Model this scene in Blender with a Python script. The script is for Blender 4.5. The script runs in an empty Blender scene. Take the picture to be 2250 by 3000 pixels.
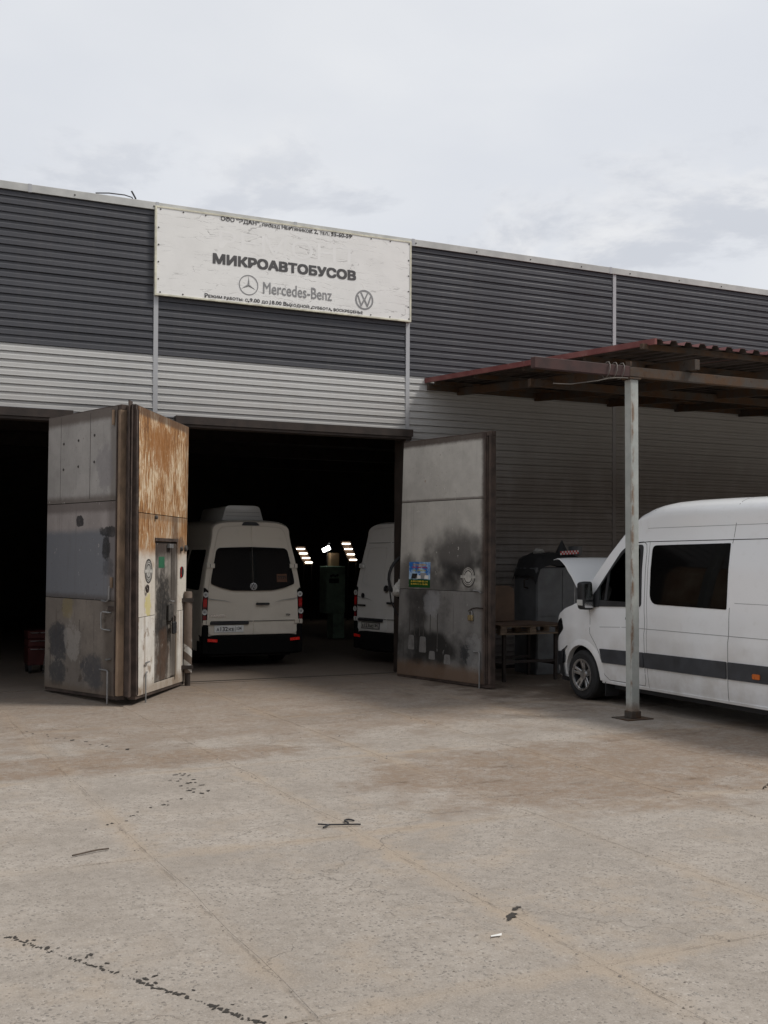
import bpy, bmesh, math, random
from mathutils import Vector, Matrix
R = math.radians
random.seed(7)
S = bpy.context.scene
COL = S.collection

# ---------------------------------------------------------------- camera
YAW, PIT, ROL = 0.4521, 0.0151, 0.0050
cd = bpy.data.cameras.new('camera'); cam = bpy.data.objects.new('camera', cd); COL.objects.link(cam)
cd.sensor_fit = 'HORIZONTAL'; cd.sensor_width = 36.0; cd.lens = 36.0 * 3300 / 2250
cd.shift_y = 78.4 / 2250; cd.clip_end = 3000; cd.clip_start = 0.1
fw = Vector((math.sin(YAW) * math.cos(PIT), math.cos(YAW) * math.cos(PIT), math.sin(PIT)))
rt = Vector((math.cos(YAW), -math.sin(YAW), 0)); up = rt.cross(fw)
r2 = rt * math.cos(ROL) + up * math.sin(ROL); u2 = up * math.cos(ROL) - rt * math.sin(ROL)
cam.matrix_world = Matrix(((r2.x, u2.x, -fw.x, -4.461), (r2.y, u2.y, -fw.y, -17.442), (r2.z, u2.z, -fw.z, 2.03), (0, 0, 0, 1)))
S.camera = cam

# ---------------------------------------------------------------- node helper
class NT:
    def __init__(s, tree): s.t = tree; s.t.nodes.clear()
    def node(s, typ, **kw):
        n = s.t.nodes.new(typ)
        for k, v in kw.items(): setattr(n, k, v)
        return n
    def put(s, sock, v):
        if isinstance(v, bpy.types.NodeSocket): s.t.links.new(v, sock)
        elif v is not None:
            if sock.type == 'RGBA' and isinstance(v, (tuple, list)) and len(v) == 3: v = (*v, 1)
            elif sock.type == 'RGBA' and isinstance(v, (int, float)): v = (v, v, v, 1)
            sock.default_value = v
    def m(s, op, a, b=0.0, c=None, clamp=False):
        n = s.node('ShaderNodeMath', operation=op, use_clamp=clamp)
        s.put(n.inputs[0], a); s.put(n.inputs[1], b)
        if c is not None: s.put(n.inputs[2], c)
        return n.outputs[0]
    def vm(s, op, a, b=None):
        n = s.node('ShaderNodeVectorMath', operation=op); s.put(n.inputs[0], a)
        if b is not None: s.put(n.inputs[1], b)
        return n.outputs[0]
    def mix(s, f, a, b, blend='MIX'):
        n = s.node('ShaderNodeMix', data_type='RGBA', blend_type=blend); n.clamp_factor = True
        s.put(n.inputs[0], f); s.put(n.inputs[6], a); s.put(n.inputs[7], b); return n.outputs[2]
    def noise(s, v, scale=5., detail=4., rough=.55, dist=0., col=False):
        n = s.node('ShaderNodeTexNoise'); s.put(n.inputs['Vector'], v); s.put(n.inputs['Scale'], scale)
        s.put(n.inputs['Detail'], detail); s.put(n.inputs['Roughness'], rough); s.put(n.inputs['Distortion'], dist)
        return n.outputs['Color' if col else 'Fac']
    def voro(s, v, scale, feature='F1', out='Distance', rand=1.):
        n = s.node('ShaderNodeTexVoronoi', feature=feature); s.put(n.inputs['Vector'], v); s.put(n.inputs['Scale'], scale)
        s.put(n.inputs['Randomness'], rand); return n.outputs[out]
    def ss(s, v, lo, hi, a=0., b=1.):
        n = s.node('ShaderNodeMapRange', interpolation_type='SMOOTHSTEP')
        s.put(n.inputs[0], v); n.inputs[1].default_value = lo; n.inputs[2].default_value = hi
        n.inputs[3].default_value = a; n.inputs[4].default_value = b; return n.outputs[0]
    def sep(s, v): n = s.node('ShaderNodeSeparateXYZ'); s.put(n.inputs[0], v); return n.outputs
    def comb(s, x, y, z):
        n = s.node('ShaderNodeCombineXYZ')
        for i, q in enumerate((x, y, z)): s.put(n.inputs[i], q)
        return n.outputs[0]
    def scale(s, v, k): return s.vm('MULTIPLY', v, k)

# ---------------------------------------------------------------- world, sun, exposure
SUN_L = Vector((-.58, .36, -.97)).normalized()          # the way the light travels
w = bpy.data.worlds.new('World'); S.world = w; w.use_nodes = True
t = NT(w.node_tree)
sky = t.node('ShaderNodeTexSky', sky_type='NISHITA'); sky.sun_disc = False
sky.sun_elevation = math.asin(-SUN_L.z); sky.sun_rotation = math.atan2(-SUN_L.x, -SUN_L.y)
sky.dust_density = 3.0; sky.air_density = 1.0
tc = t.node('ShaderNodeTexCoord').outputs['Generated']
d = t.sep(tc)
zz = t.m('MAXIMUM', d[2], 0.0)
inv = t.m('DIVIDE', 1.0, t.m('ADD', zz, .22))
pl = t.comb(t.m('MULTIPLY', d[0], inv), t.m('MULTIPLY', d[1], inv), t.m('MULTIPLY', inv, .35))
hi = t.noise(t.scale(pl, (1., 1., 1.)), 1.3, 6, .5, .2)                   # thin high layer
lay = t.mix(t.ss(hi, .36, .72), (7.6, 7.85, 8.35), (8.6, 8.75, 9.0))
lay = t.mix(t.ss(t.noise(pl, .9, 4, .5), .52, .78, 0, .25), lay, (6.6, 6.85, 7.35))
cum = t.noise(t.scale(tc, (1., 1., 2.2)), 6.5, 9, .58, .15)               # low cumulus
band = t.m('MULTIPLY', t.ss(d[2], .02, .16), t.ss(d[2], .42, .25))
cm = t.m('MULTIPLY', t.ss(t.m('ADD', cum, t.m('MULTIPLY', t.m('SUBTRACT', band, 1.), .12)), .46, .58), band)
cumb = t.noise(t.vm('ADD', t.scale(tc, (1., 1., 2.2)), (.0, .0, -.045)), 6.5, 9, .58, .15)
lit = t.ss(t.m('SUBTRACT', cum, cumb), -.10, .10)
lay = t.mix(t.m('MULTIPLY', cm, .85), lay, t.mix(lit, (9.0, 9.0, 9.05), (6.3, 6.55, 7.1)))
bg = t.node('ShaderNodeBackground'); bg.inputs['Strength'].default_value = .1
t.put(bg.inputs['Color'], t.mix(.93, sky.outputs[0], lay))
t.t.links.new(bg.outputs[0], t.node('ShaderNodeOutputWorld').inputs[0])

sl = bpy.data.lights.new('sun', 'SUN'); sl.energy = 2.5; sl.angle = R(11); sl.color = (1, .95, .88)
so = bpy.data.objects.new('sun', sl); COL.objects.link(so); so.rotation_euler = SUN_L.to_track_quat('-Z', 'Y').to_euler()
so.location = (10, -20, 30)
S.view_settings.view_transform = 'Standard'; S.view_settings.look = 'None'
S.cycles.max_bounces = 8; S.cycles.diffuse_bounces = 3; S.cycles.glossy_bounces = 3
S.view_settings.exposure = 0.0; S.view_settings.gamma = 1.0

# ---------------------------------------------------------------- materials
MATS = {}
def mat(name, rough=.6, metal=0., spec=.5, coat=0.):
    m = bpy.data.materials.new(name); m.use_nodes = True; t = NT(m.node_tree)
    b = t.node('ShaderNodeBsdfPrincipled'); o = t.node('ShaderNodeOutputMaterial'); t.t.links.new(b.outputs[0], o.inputs[0])
    b.inputs['Roughness'].default_value = rough; b.inputs['Metallic'].default_value = metal
    b.inputs['Specular IOR Level'].default_value = spec; b.inputs['Coat Weight'].default_value = coat
    b.inputs['Coat Roughness'].default_value = .06
    t.b = b; t.o = o; MATS[name] = m
    return m, t
def bump(t, h, strength=.3, dist=.01):
    n = t.node('ShaderNodeBump'); n.inputs['Strength'].default_value = strength; n.inputs['Distance'].default_value = dist
    t.put(n.inputs['Height'], h); t.t.links.new(n.outputs[0], t.b.inputs['Normal'])
def simple(name, col, var=.12, scale=8., rough=.6, metal=0., spec=.5, coat=0., bmp=0., stretch=(1, 1, 1)):
    m, t = mat(name, rough, metal, spec, coat)
    v = t.scale(t.node('ShaderNodeTexCoord').outputs['Object'], stretch)
    n = t.noise(v, scale, 5, .6)
    t.put(t.b.inputs['Base Color'], t.mix(t.ss(n, .3, .7), tuple(c * (1 - var) for c in col), tuple(min(1, c * (1 + var)) for c in col)))
    t.put(t.b.inputs['Roughness'], t.ss(n, .3, .7, max(0, rough - .08), min(1, rough + .08)))
    if bmp: bump(t, t.noise(v, scale * 6, 4, .6), bmp, .004)
    return m
def emis(name, col, k):
    m, t = mat(name); t.put(t.b.inputs['Base Color'], col); t.put(t.b.inputs['Emission Color'], col); t.b.inputs['Emission Strength'].default_value = k; return m
def worldpos(t): return t.node('ShaderNodeNewGeometry').outputs['Position']

def siding(name, col, dirt):
    m, t = mat(name, .6, 0, .3)
    p = worldpos(t)
    streak = t.noise(t.scale(p, (7, 7, .5)), 1.0, 5, .6)
    blot = t.noise(p, .9, 4, .55)
    info = t.node('ShaderNodeObjectInfo').outputs['Random']
    c = t.mix(t.ss(streak, .45, .75, 0, .45), col, tuple(a * .72 + b * .28 for a, b in zip(col, dirt)))
    c = t.mix(t.ss(blot, .5, .8, 0, .4), c, tuple(a * .8 + b * .2 for a, b in zip(col, dirt)))
    c = t.mix(t.m('MULTIPLY', info, .10), c, tuple(a * .7 for a in col))
    zz_ = t.sep(p)[2]                     # canopy shade painted in brown over the lower wall, run-off streaks from the coping
    dust_shade = t.m('MULTIPLY', t.ss(t.m('ADD', zz_, t.m('MULTIPLY', blot, .8)), 5.4, 3.4), t.ss(t.noise(t.scale(p, (2, 2, 1)), 1.2, 4, .6), .25, .6, .82, 1.))
    c = t.mix(t.m('MULTIPLY', dust_shade, .80), c, (.130, .102, .083))
    run = t.m('MULTIPLY', t.ss(t.noise(t.scale(p, (16, 16, .25)), 1., 4, .6), .60, .75), t.ss(zz_, 5.2, 7.4))
    c = t.mix(t.m('MULTIPLY', run, .45), c, tuple(a * .5 + b * .5 for a, b in zip(col, dirt)))
    t.put(t.b.inputs['Base Color'], c); t.put(t.b.inputs['Roughness'], t.ss(blot, .3, .7, .52, .7))
    bump(t, t.noise(t.scale(p, (.6, 1, 3)), 2.5, 3, .5), .06, .01)
    return m
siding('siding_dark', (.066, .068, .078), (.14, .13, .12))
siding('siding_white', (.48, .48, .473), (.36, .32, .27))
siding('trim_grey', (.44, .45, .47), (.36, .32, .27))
simple('coping', (.50, .50, .48), .12, 3, .4, .2)
simple('dark_gap', (.004, .004, .004), 0, 1, .9)
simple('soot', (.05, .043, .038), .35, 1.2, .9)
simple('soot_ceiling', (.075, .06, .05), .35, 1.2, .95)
simple('steel_brown', (.034, .025, .021), .35, 5, .7, .0, .4, bmp=.4)
simple('rubber', (.014, .014, .015), .3, 9, .75)
simple('black_plastic', (.020, .021, .024), .25, 6, .55)
simple('bumper_black', (.006, .006, .006), .2, 6, .9, spec=.12)
simple('grey_plastic', (.045, .048, .055), .25, 5, .6)
simple('chrome', (.75, .75, .76), .05, 5, .18, 1.)
simple('alloy', (.50, .50, .50), .15, 9, .32, .9)
simple('steel_grey', (.30, .30, .30), .2, 9, .5, .6)
simple('red_lens', (.45, .012, .012), .15, 9, .2)
simple('red_reflector', (.85, .025, .015), .05, 9, .25)
simple('dark_red_lens', (.16, .008, .012), .15, 9, .2)
simple('orange_lens', (.55, .13, .02), .1, 9, .3)
simple('white_plate', (.78, .78, .76), .06, 9, .5)
simple('ink', (.02, .02, .022), .1, 9, .6)
simple('ink_grey', (.085, .083, .085), .15, 3, .6)
simple('ink_light', (.27, .27, .275), .12, 3, .6)
simple('ink_ghost', (.865, .86, .845), .03, 3, .6)
simple('lens_white', (.6, .6, .58), .1, 9, .2)
simple('cardboard', (.30, .20, .11), .2, 3, .85)
simple('green_machine', (.26, .37, .28), .25, 4, .5)
simple('red_tool', (.06, .011, .010), .3, 4, .5)
simple('locker_grey', (.115, .12, .125), .25, 3, .55, bmp=.2)
simple('wood_old', (.20, .145, .10), .35, 3, .85, bmp=.5, stretch=(3, 14, 14))
simple('brown_board', (.12, .075, .05), .3, 3, .8)
simple('cable', (.05, .05, .055), .2, 5, .7)
simple('wire', (.13, .115, .10), .2, 9, .6)
simple('seat_fabric', (.035, .036, .04), .2, 12, .9)
simple('tape_red', (.65, .05, .05), .1, 9, .7)
simple('tape_white', (.7, .7, .7), .1, 9, .7)
simple('oil', (.045, .040, .035), .4, 30, .8, spec=.2)
simple('pebble', (.22, .19, .16), .4, 20, .9)
simple('twig', (.09, .07, .055), .3, 20, .9)
simple('paper_scrap', (.7, .69, .66), .1, 9, .9)
emis('lamp_tube', (1, .93, .80), 7.); emis('lamp_white', (1, .97, .92), 16.)

def carpaint(name, col, dust_shade):
    m, t = mat(name, .34, 0, .5, .55)
    o = t.node('ShaderNodeTexCoord').outputs['Object']; z = t.sep(o)[2]
    n = t.noise(o, 2.2, 6, .6)
    f = t.m('MULTIPLY', t.ss(z, 1.5, .25), t.ss(n, .3, .75), clamp=True)
    c = t.mix(t.m('MULTIPLY', f, .55), col, dust_shade)
    c = t.mix(t.ss(t.noise(o, 7, 4, .6), .55, .8, 0, .12), c, dust_shade)
    t.put(t.b.inputs['Base Color'], c); t.put(t.b.inputs['Roughness'], t.m('ADD', .28, t.m('MULTIPLY', f, .3)))
    return m
carpaint('paint_white', (.84, .85, .86), (.42, .37, .31))
carpaint('paint_beige', (.72, .66, .565), (.36, .31, .25))
carpaint('paint_offwhite', (.70, .70, .68), (.36, .32, .27))
m, t = mat('privacy_glass', .04, 0, .35); t.put(t.b.inputs['Base Color'], (.006, .006, .007))
m, t = mat('film_glass', .05, 0, .10); t.put(t.b.inputs['Base Color'], (.004, .004, .004))
m, t = mat('clear_glass', .02)
gl = t.node('ShaderNodeBsdfGlossy'); gl.inputs['Roughness'].default_value = .02
tr = t.node('ShaderNodeBsdfTransparent'); tr.inputs['Color'].default_value = (.62, .74, .69, 1)
fr = t.node('ShaderNodeFresnel'); fr.inputs['IOR'].default_value = 1.5
mx = t.node('ShaderNodeMixShader'); t.t.links.new(fr.outputs[0], mx.inputs[0]); t.t.links.new(tr.outputs[0], mx.inputs[1]); t.t.links.new(gl.outputs[0], mx.inputs[2])
t.t.links.new(mx.outputs[0], t.o.inputs[0])

# concrete yard
def concrete():
    m, t = mat('yard_concrete', .88, 0, .2)
    p = worldpos(t); x, y, z = t.sep(p)
    info = t.node('ShaderNodeObjectInfo').outputs['Random']
    mid = t.noise(p, 1.5, 5, .66); fine = t.noise(p, 13, 4, .72); grit = t.noise(p, 75, 2, .7)
    c = t.mix(t.ss(mid, .3, .7), (.268, .236, .204), (.378, .337, .296))
    c = t.mix(t.m('MULTIPLY', info, .32), c, (.21, .187, .162))
    c = t.mix(t.ss(fine, .40, .72, 0, .6), c, (.175, .152, .127))
    c = t.mix(t.ss(grit, .35, .7, 0, .5), c, (.34, .303, .262))
    # aggregate showing where the skin has worn off
    vn = t.node('ShaderNodeTexVoronoi'); t.put(vn.inputs['Vector'], t.vm('ADD', p, t.scale(t.noise(p, 30, 2, .5, col=True), (.02, .02, 0)))); vn.inputs['Scale'].default_value = 44
    dn = vn.outputs['Distance']; cs = t.sep(vn.outputs['Color'])
    worn = t.ss(mid, .34, .60, .25, 1.)
    stone = t.m('MULTIPLY', t.m('MULTIPLY', t.ss(dn, .46, .28), t.ss(cs[0], .60, .68)), worn)
    c = t.mix(t.m('MULTIPLY', stone, .55), c, t.mix(cs[1], (.075, .07, .066), (.19, .172, .152)))
    stone2 = t.m('MULTIPLY', t.m('MULTIPLY', t.ss(dn, .42, .25), t.ss(cs[2], .84, .88)), worn)
    c = t.mix(t.m('MULTIPLY', stone2, .4), c, (.46, .425, .38))
    v2 = t.node('ShaderNodeTexVoronoi'); t.put(v2.inputs['Vector'], p); v2.inputs['Scale'].default_value = 85
    c2 = t.sep(v2.outputs['Color'])
    c = t.mix(t.m('MULTIPLY', t.m('MULTIPLY', t.ss(v2.outputs['Distance'], .45, .25), t.ss(c2[0], .58, .7)), .38), c, t.mix(c2[1], (.10, .09, .08), (.46, .42, .38)))
    # sand blown along the joints and over the slabs
    jx = t.m('ABSOLUTE', t.m('SUBTRACT', t.m('FRACT', t.m('DIVIDE', t.m('ADD', x, 1.02 + .765), 1.53)), .5))
    jy = t.m('ABSOLUTE', t.m('SUBTRACT', t.m('FRACT', t.m('DIVIDE', t.m('ADD', y, 9.95 + 1.45), 2.90)), .5))
    wob = t.noise(p, 2.6, 4, .7); w5 = t.m('SUBTRACT', wob, .5)
    ex = t.m('ADD', jx, t.m('MULTIPLY', w5, .34)); ey = t.m('ADD', jy, t.m('MULTIPLY', w5, .16))
    drift = t.ss(t.noise(p, .55, 4, .55), .40, .62)
    sand = t.m('MULTIPLY', t.m('MAXIMUM', t.ss(ex, .11, .0), t.ss(ey, .05, .0)), t.m('ADD', .25, t.m('MULTIPLY', drift, .75)))
    sand = t.m('MAXIMUM', sand, t.m('MULTIPLY', t.m('MULTIPLY', drift, t.ss(wob, .45, .68)), .6))
    c = t.mix(t.m('MULTIPLY', sand, .78), c, t.mix(grit, (.28, .222, .166), (.385, .322, .255)))
    rag = t.m('SUBTRACT', t.noise(p, 9, 4, .7), .5)
    gx = t.ss(t.m('ABSOLUTE', t.m('ADD', jx, t.m('MULTIPLY', rag, .05))), .011, .001); gy = t.ss(t.m('ABSOLUTE', t.m('ADD', jy, t.m('MULTIPLY', rag, .026))), .006, .0005)
    joint = t.m('MULTIPLY', t.m('MAXIMUM', gx, gy), t.ss(t.noise(p, 1.9, 3, .6), .44, .60))
    c = t.mix(t.m('MULTIPLY', joint, .30), c, (.125, .10, .078))
    # brown trodden dirt
    def patch(cx, cy, rx, ry, soft=.55):
        q = t.m('ADD', t.m('POWER', t.m('DIVIDE', t.m('SUBTRACT', x, cx), rx), 2.), t.m('POWER', t.m('DIVIDE', t.m('SUBTRACT', y, cy), ry), 2.))
        return t.ss(t.m('ADD', q, t.m('MULTIPLY', t.m('SUBTRACT', mid, .5), 3.6)), 1 + soft, 1 - soft)
    dirt = t.m('MAXIMUM', patch(1.75, -8.6, 1.9, 1.5), t.m('MAXIMUM', patch(-2.3, -6.35, 2.3, .55), patch(4.2, -8.4, 2.4, 1.6)))
    dirt = t.m('MAXIMUM', dirt, t.m('MULTIPLY', patch(1.0, -3.0, 7., 2.8), .72))
    dirt = t.m('MULTIPLY', dirt, t.m('MULTIPLY', t.ss(wob, .25, .6, .35, 1.), t.ss(fine, .30, .58, .35, 1.))); park_shade = t.m('MULTIPLY', patch(8.2, -2.2, 4.2, 3.4), .8)  # oily parking ground, painted darker to cut light bounced onto the wall
    c = t.mix(t.m('MULTIPLY', dirt, .74), c, t.mix(fine, (.125, .080, .050), (.265, .190, .132)))
    rub = t.m('MULTIPLY', t.ss(t.noise(t.scale(p, (.8, 2.4, 1)), 1.5, 5, .72), .54, .70), dirt)
    c = t.mix(t.m('MULTIPLY', rub, .65), c, (.075, .049, .034))
    # oily floor of the workshop and its doorway, plus the painted park_shade
    oil = t.m('MULTIPLY', t.ss(t.m('ADD', y, t.m('MULTIPLY', t.m('SUBTRACT', mid, .5), 5.)), -3.4, 1.0), .75); oil = t.m('MAXIMUM', oil, park_shade)
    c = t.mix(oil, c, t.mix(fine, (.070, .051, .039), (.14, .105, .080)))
    # hairline cracks
    ck = t.voro(t.vm('ADD', p, t.scale(t.noise(p, 2.2, 4, .65, col=True), (.7, .7, .0))), .42, 'DISTANCE_TO_EDGE')
    crack = t.m('MULTIPLY', t.ss(ck, .0040, .001), t.ss(drift, .2, .6))
    c = t.mix(t.m('MULTIPLY', crack, .30), c, (.11, .095, .08))
    t.put(t.b.inputs['Base Color'], c)
    h = t.m('ADD', t.m('MULTIPLY', fine, .55), t.m('MULTIPLY', grit, .5))
    h = t.m('SUBTRACT', t.m('ADD', h, t.m('MULTIPLY', stone, .5)), t.m('ADD', t.m('MULTIPLY', crack, .4), t.m('MULTIPLY', joint, .5)))
    bump(t, h, .7, .014)
    return m
concrete()

# ---------------------------------------------------------------- mesh helpers
class MB:
    def __init__(s): s.v = []; s.f = []; s.mi = []
    def add(s, vs, fs, mi=0):
        o = len(s.v); s.v += [tuple(q) for q in vs]; s.f += [tuple(i + o for i in f) for f in fs]; s.mi += [mi] * len(fs); return s
    def box(s, x0, x1, y0, y1, z0, z1, mi=0):
        return s.add([(x0, y0, z0), (x1, y0, z0), (x1, y1, z0), (x0, y1, z0), (x0, y0, z1), (x1, y0, z1), (x1, y1, z1), (x0, y1, z1)],
                     [(0, 3, 2, 1), (4, 5, 6, 7), (0, 1, 5, 4), (1, 2, 6, 5), (2, 3, 7, 6), (3, 0, 4, 7)], mi)
    def prism(s, poly, a0, a1, axis='y', mi=0):      # poly in the other two axes
        def P(p, a): return {'y': (p[0], a, p[1]), 'x': (a, p[0], p[1]), 'z': (p[0], p[1], a)}[axis]
        n = len(poly)
        return s.add([P(p, a0) for p in poly] + [P(p, a1) for p in poly],
                     [tuple(range(n - 1, -1, -1)), tuple(range(n, 2 * n))] + [(i, (i + 1) % n, n + (i + 1) % n, n + i) for i in range(n)], mi)
    def tube(s, pts, r, seg=8, mi=0):
        pts = [Vector(p) for p in pts]; rings = []
        prev = None
        for i, p in enumerate(pts):
            d = (pts[min(i + 1, len(pts) - 1)] - pts[max(i - 1, 0)]).normalized()
            a = prev if prev is not None else (Vector((0, 0, 1)) if abs(d.z) < .9 else Vector((1, 0, 0)))
            e1 = (a - d * a.dot(d)).normalized(); e2 = d.cross(e1); prev = e1
            rr = r[i] if isinstance(r, (list, tuple)) else r
            rings.append([p + (e1 * math.cos(k * 2 * math.pi / seg) + e2 * math.sin(k * 2 * math.pi / seg)) * rr for k in range(seg)])
        vs = [q for g in rings for q in g]; fs = []
        for i in range(len(pts) - 1):
            for k in range(seg):
                fs.append((i * seg + k, i * seg + (k + 1) % seg, (i + 1) * seg + (k + 1) % seg, (i + 1) * seg + k))
        fs += [tuple(range(seg - 1, -1, -1)), tuple((len(pts) - 1) * seg + k for k in range(seg))]
        return s.add(vs, fs, mi)
    def lathe(s, prof, seg=24, axis='z', c=(0, 0, 0), mi=0, close=False, cap0=True):   # prof: (r, h)
        vs = []
        for r, h in prof:
            for k in range(seg):
                a = 2 * math.pi * k / seg; ca, sa = r * math.cos(a), r * math.sin(a)
                q = {'z': (ca, sa, h), 'x': (h, ca, sa), 'y': (sa, h, ca)}[axis]
                vs.append((q[0] + c[0], q[1] + c[1], q[2] + c[2]))
        n = len(prof); fs = []
        for i in range(n if close else n - 1):
            j = (i + 1) % n
            for k in range(seg): fs.append((i * seg + k, i * seg + (k + 1) % seg, j * seg + (k + 1) % seg, j * seg + k))
        if not close: fs += ([tuple(range(seg - 1, -1, -1))] if cap0 else []) + [tuple((n - 1) * seg + k for k in range(seg))]
        return s.add(vs, fs, mi)
    def mesh(s, name='part', smooth=False):
        me = bpy.data.meshes.new(name); me.from_pydata(s.v, [], s.f)
        if any(s.mi): me.polygons.foreach_set('material_index', s.mi)
        bm = bmesh.new(); bm.from_mesh(me); bmesh.ops.recalc_face_normals(bm, faces=bm.faces)
        bm.to_mesh(me); bm.free()
        if smooth: smooth_by_angle(me, smooth if smooth is not True else 35)
        return me
def smooth_by_angle(me, ang=35):
    bm = bmesh.new(); bm.from_mesh(me)
    for f in bm.faces: f.smooth = True
    for e in bm.edges:
        e.smooth = not (len(e.link_faces) == 2 and e.calc_face_angle(0) > R(ang))
    bm.to_mesh(me); bm.free()
def bevel(me, w, seg=2, ang=30):
    bm = bmesh.new(); bm.from_mesh(me)
    es = [e for e in bm.edges if len(e.link_faces) == 2 and e.calc_face_angle(0) > R(ang)]
    bmesh.ops.bevel(bm, geom=es, offset=w, segments=seg, affect='EDGES', profile=.5, clamp_overlap=True)
    bm.to_mesh(me); bm.free(); return me

def link(name, me, mats, parent=None, loc=None, rot=None):
    o = bpy.data.objects.new(name, me); COL.objects.link(o)
    if me is not None and mats is not None and not me.materials:
        for q in ([mats] if isinstance(mats, str) else mats): me.materials.append(MATS[q])
    if parent: o.parent = parent
    if loc: o.location = loc
    if rot: o.rotation_euler = rot
    return o
def tag(o, label, cat, group=None):
    o['label'] = label; o['category'] = cat
    if group: o['group'] = group
    return o
def thing(name, label, cat, loc=(0, 0, 0), rz=0, group=None):
    o = link(name, None, None, None, loc, (0, 0, rz)); o.empty_display_size = .2
    return tag(o, label, cat, group)
def structure(o): o['kind'] = 'structure'; return o

def text_mesh(s, size, bold=0., sx=1., align='CENTER', spacing=1., small_caps=False, shear=0.):
    cu = bpy.data.curves.new('txt', 'FONT'); cu.body = s; cu.size = size; cu.align_x = align; cu.align_y = 'CENTER'
    cu.space_character = spacing; cu.resolution_u = 3; cu.shear = shear; cu.extrude = 0.
    if small_caps:
        cu.small_caps_scale = .76
        for i, ch in enumerate(s):
            if ch.islower(): cu.body_format[i].use_small_caps = True
    o = bpy.data.objects.new('txt', cu); COL.objects.link(o)
    bpy.context.view_layer.update()
    me = bpy.data.meshes.new_from_object(o.evaluated_get(bpy.context.evaluated_depsgraph_get()))
    bpy.data.objects.remove(o); bpy.data.curves.remove(cu)
    me.materials.clear()
    for v in me.vertices: v.co.x *= sx
    bm = bmesh.new(); bm.from_mesh(me)       # overlapping strokes of a glyph must not share a plane
    bmesh.ops.split_edges(bm, edges=bm.edges[:]); rz = random.Random(1)
    for f in bm.faces:
        q = rz.uniform(0, .00025)
        for vv in f.verts: vv.co.z += q
    bm.to_mesh(me); bm.free()
    if bold:
        bm = bmesh.new(); bm.from_mesh(me); base = bm.verts[:] + bm.edges[:] + bm.faces[:]
        q = bold * 1.1
        for k, (dx, dy) in enumerate(((1, 1), (-1, 1), (1, -1), (-1, -1), (1, 0), (-1, 0), (0, 1), (0, -1))):
            g = bmesh.ops.duplicate(bm, geom=base)['geom']
            for v in g:
                if isinstance(v, bmesh.types.BMVert): v.co += Vector((dx * q, dy * q, .0003 * (k + 1)))
        bm.to_mesh(me); bm.free()
    return me
def fit_text(me, x0, x1, h=None):      # scale the outline to the given width (and height)
    xs = [v.co.x for v in me.vertices]; ys = [v.co.y for v in me.vertices]
    a, b, c, dd = min(xs), max(xs), min(ys), max(ys)
    k = (x1 - x0) / (b - a); kh = h / (dd - c) if h else k
    for v in me.vertices: v.co.x = x0 + (v.co.x - a) * k; v.co.y = (v.co.y - (c + dd) / 2) * kh
    return me
FRONT = (math.pi / 2, 0, 0)            # text lying in xy -> standing in xz, facing -y

def rpoly(pts, r, n=5):
    out = []; N = len(pts)
    for i in range(N):
        p = Vector(pts[i]); a = Vector(pts[i - 1]) - p; b = Vector(pts[(i + 1) % N]) - p
        rr = r[i] if isinstance(r, (list, tuple)) else r
        rr = min(rr, a.length * .45, b.length * .45)
        if rr < 1e-4: out.append(tuple(p)); continue
        s_, e_ = p + a.normalized() * rr, p + b.normalized() * rr
        for k in range(n + 1):
            q = k / n; out.append(tuple(s_ * (1 - q) ** 2 + p * 2 * q * (1 - q) + e_ * q * q))
    return out

# ================================================================ GROUND
me = MB().add([(-400, -400, -.0018), (400, -400, -.0018), (400, 400, -.0018), (-400, 400, -.0018)], [(0, 1, 2, 3)]).mesh()
ground = structure(link('ground', me, 'yard_concrete'))
def slab_mesh(w_, l_, i):
    rnd = random.Random(i); n = 7; pts = []
    def edge(a, b):
        for k in range(n):
            q = k / n; j = 0 if k == 0 else 1
            nx, ny = -(b[1] - a[1]), b[0] - a[0]; L = math.hypot(nx, ny)
            o = rnd.uniform(-.003, .014) * j + (rnd.random() < .22) * rnd.uniform(.01, .07) * j
            pts.append((a[0] + (b[0] - a[0]) * q + nx / L * o, a[1] + (b[1] - a[1]) * q + ny / L * o))
    g = .004; X, Y = w_ / 2 - g, l_ / 2 - g
    for a, b in (((-X, -Y), (X, -Y)), ((X, -Y), (X, Y)), ((X, Y), (-X, Y)), ((-X, Y), (-X, -Y))): edge(a, b)
    N = len(pts); b = .010
    top = [(p[0] * (1 - b / X), p[1] * (1 - b / Y), 0) for p in pts]
    mid = [(p[0], p[1], -.008) for p in pts]; bot = [(p[0], p[1], -.05) for p in pts]
    fs = [tuple(range(N))]
    for i in range(N):
        j = (i + 1) % N
        fs += [(i, N + i, N + j, j), (N + i, 2 * N + i, 2 * N + j, N + j)]
    me = bpy.data.meshes.new('slab'); me.from_pydata(top + mid + bot, [], fs)
    bm = bmesh.new(); bm.from_mesh(me); bmesh.ops.recalc_face_normals(bm, faces=bm.faces); bm.to_mesh(me); bm.free()
    me.materials.append(MATS['yard_concrete']); return me
SLABS = [slab_mesh(1.53, 2.9, k) for k in range(5)]
rs = random.Random(3)
for i in range(-6, 9):
    for j in range(-4, 6):
        cx, cy = -1.02 + 1.53 * (i + .5), -9.95 + 2.9 * (j + .5)
        o = link('concrete_slab', rs.choice(SLABS), None, ground, (cx + rs.uniform(-.006, .006), cy + rs.uniform(-.006, .006), rs.uniform(-.0008, .0008)))
        o.rotation_euler = (rs.uniform(-.0003, .0003), rs.uniform(-.0004, .0004), math.pi * rs.randint(0, 1) + rs.uniform(-.003, .003))

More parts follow.
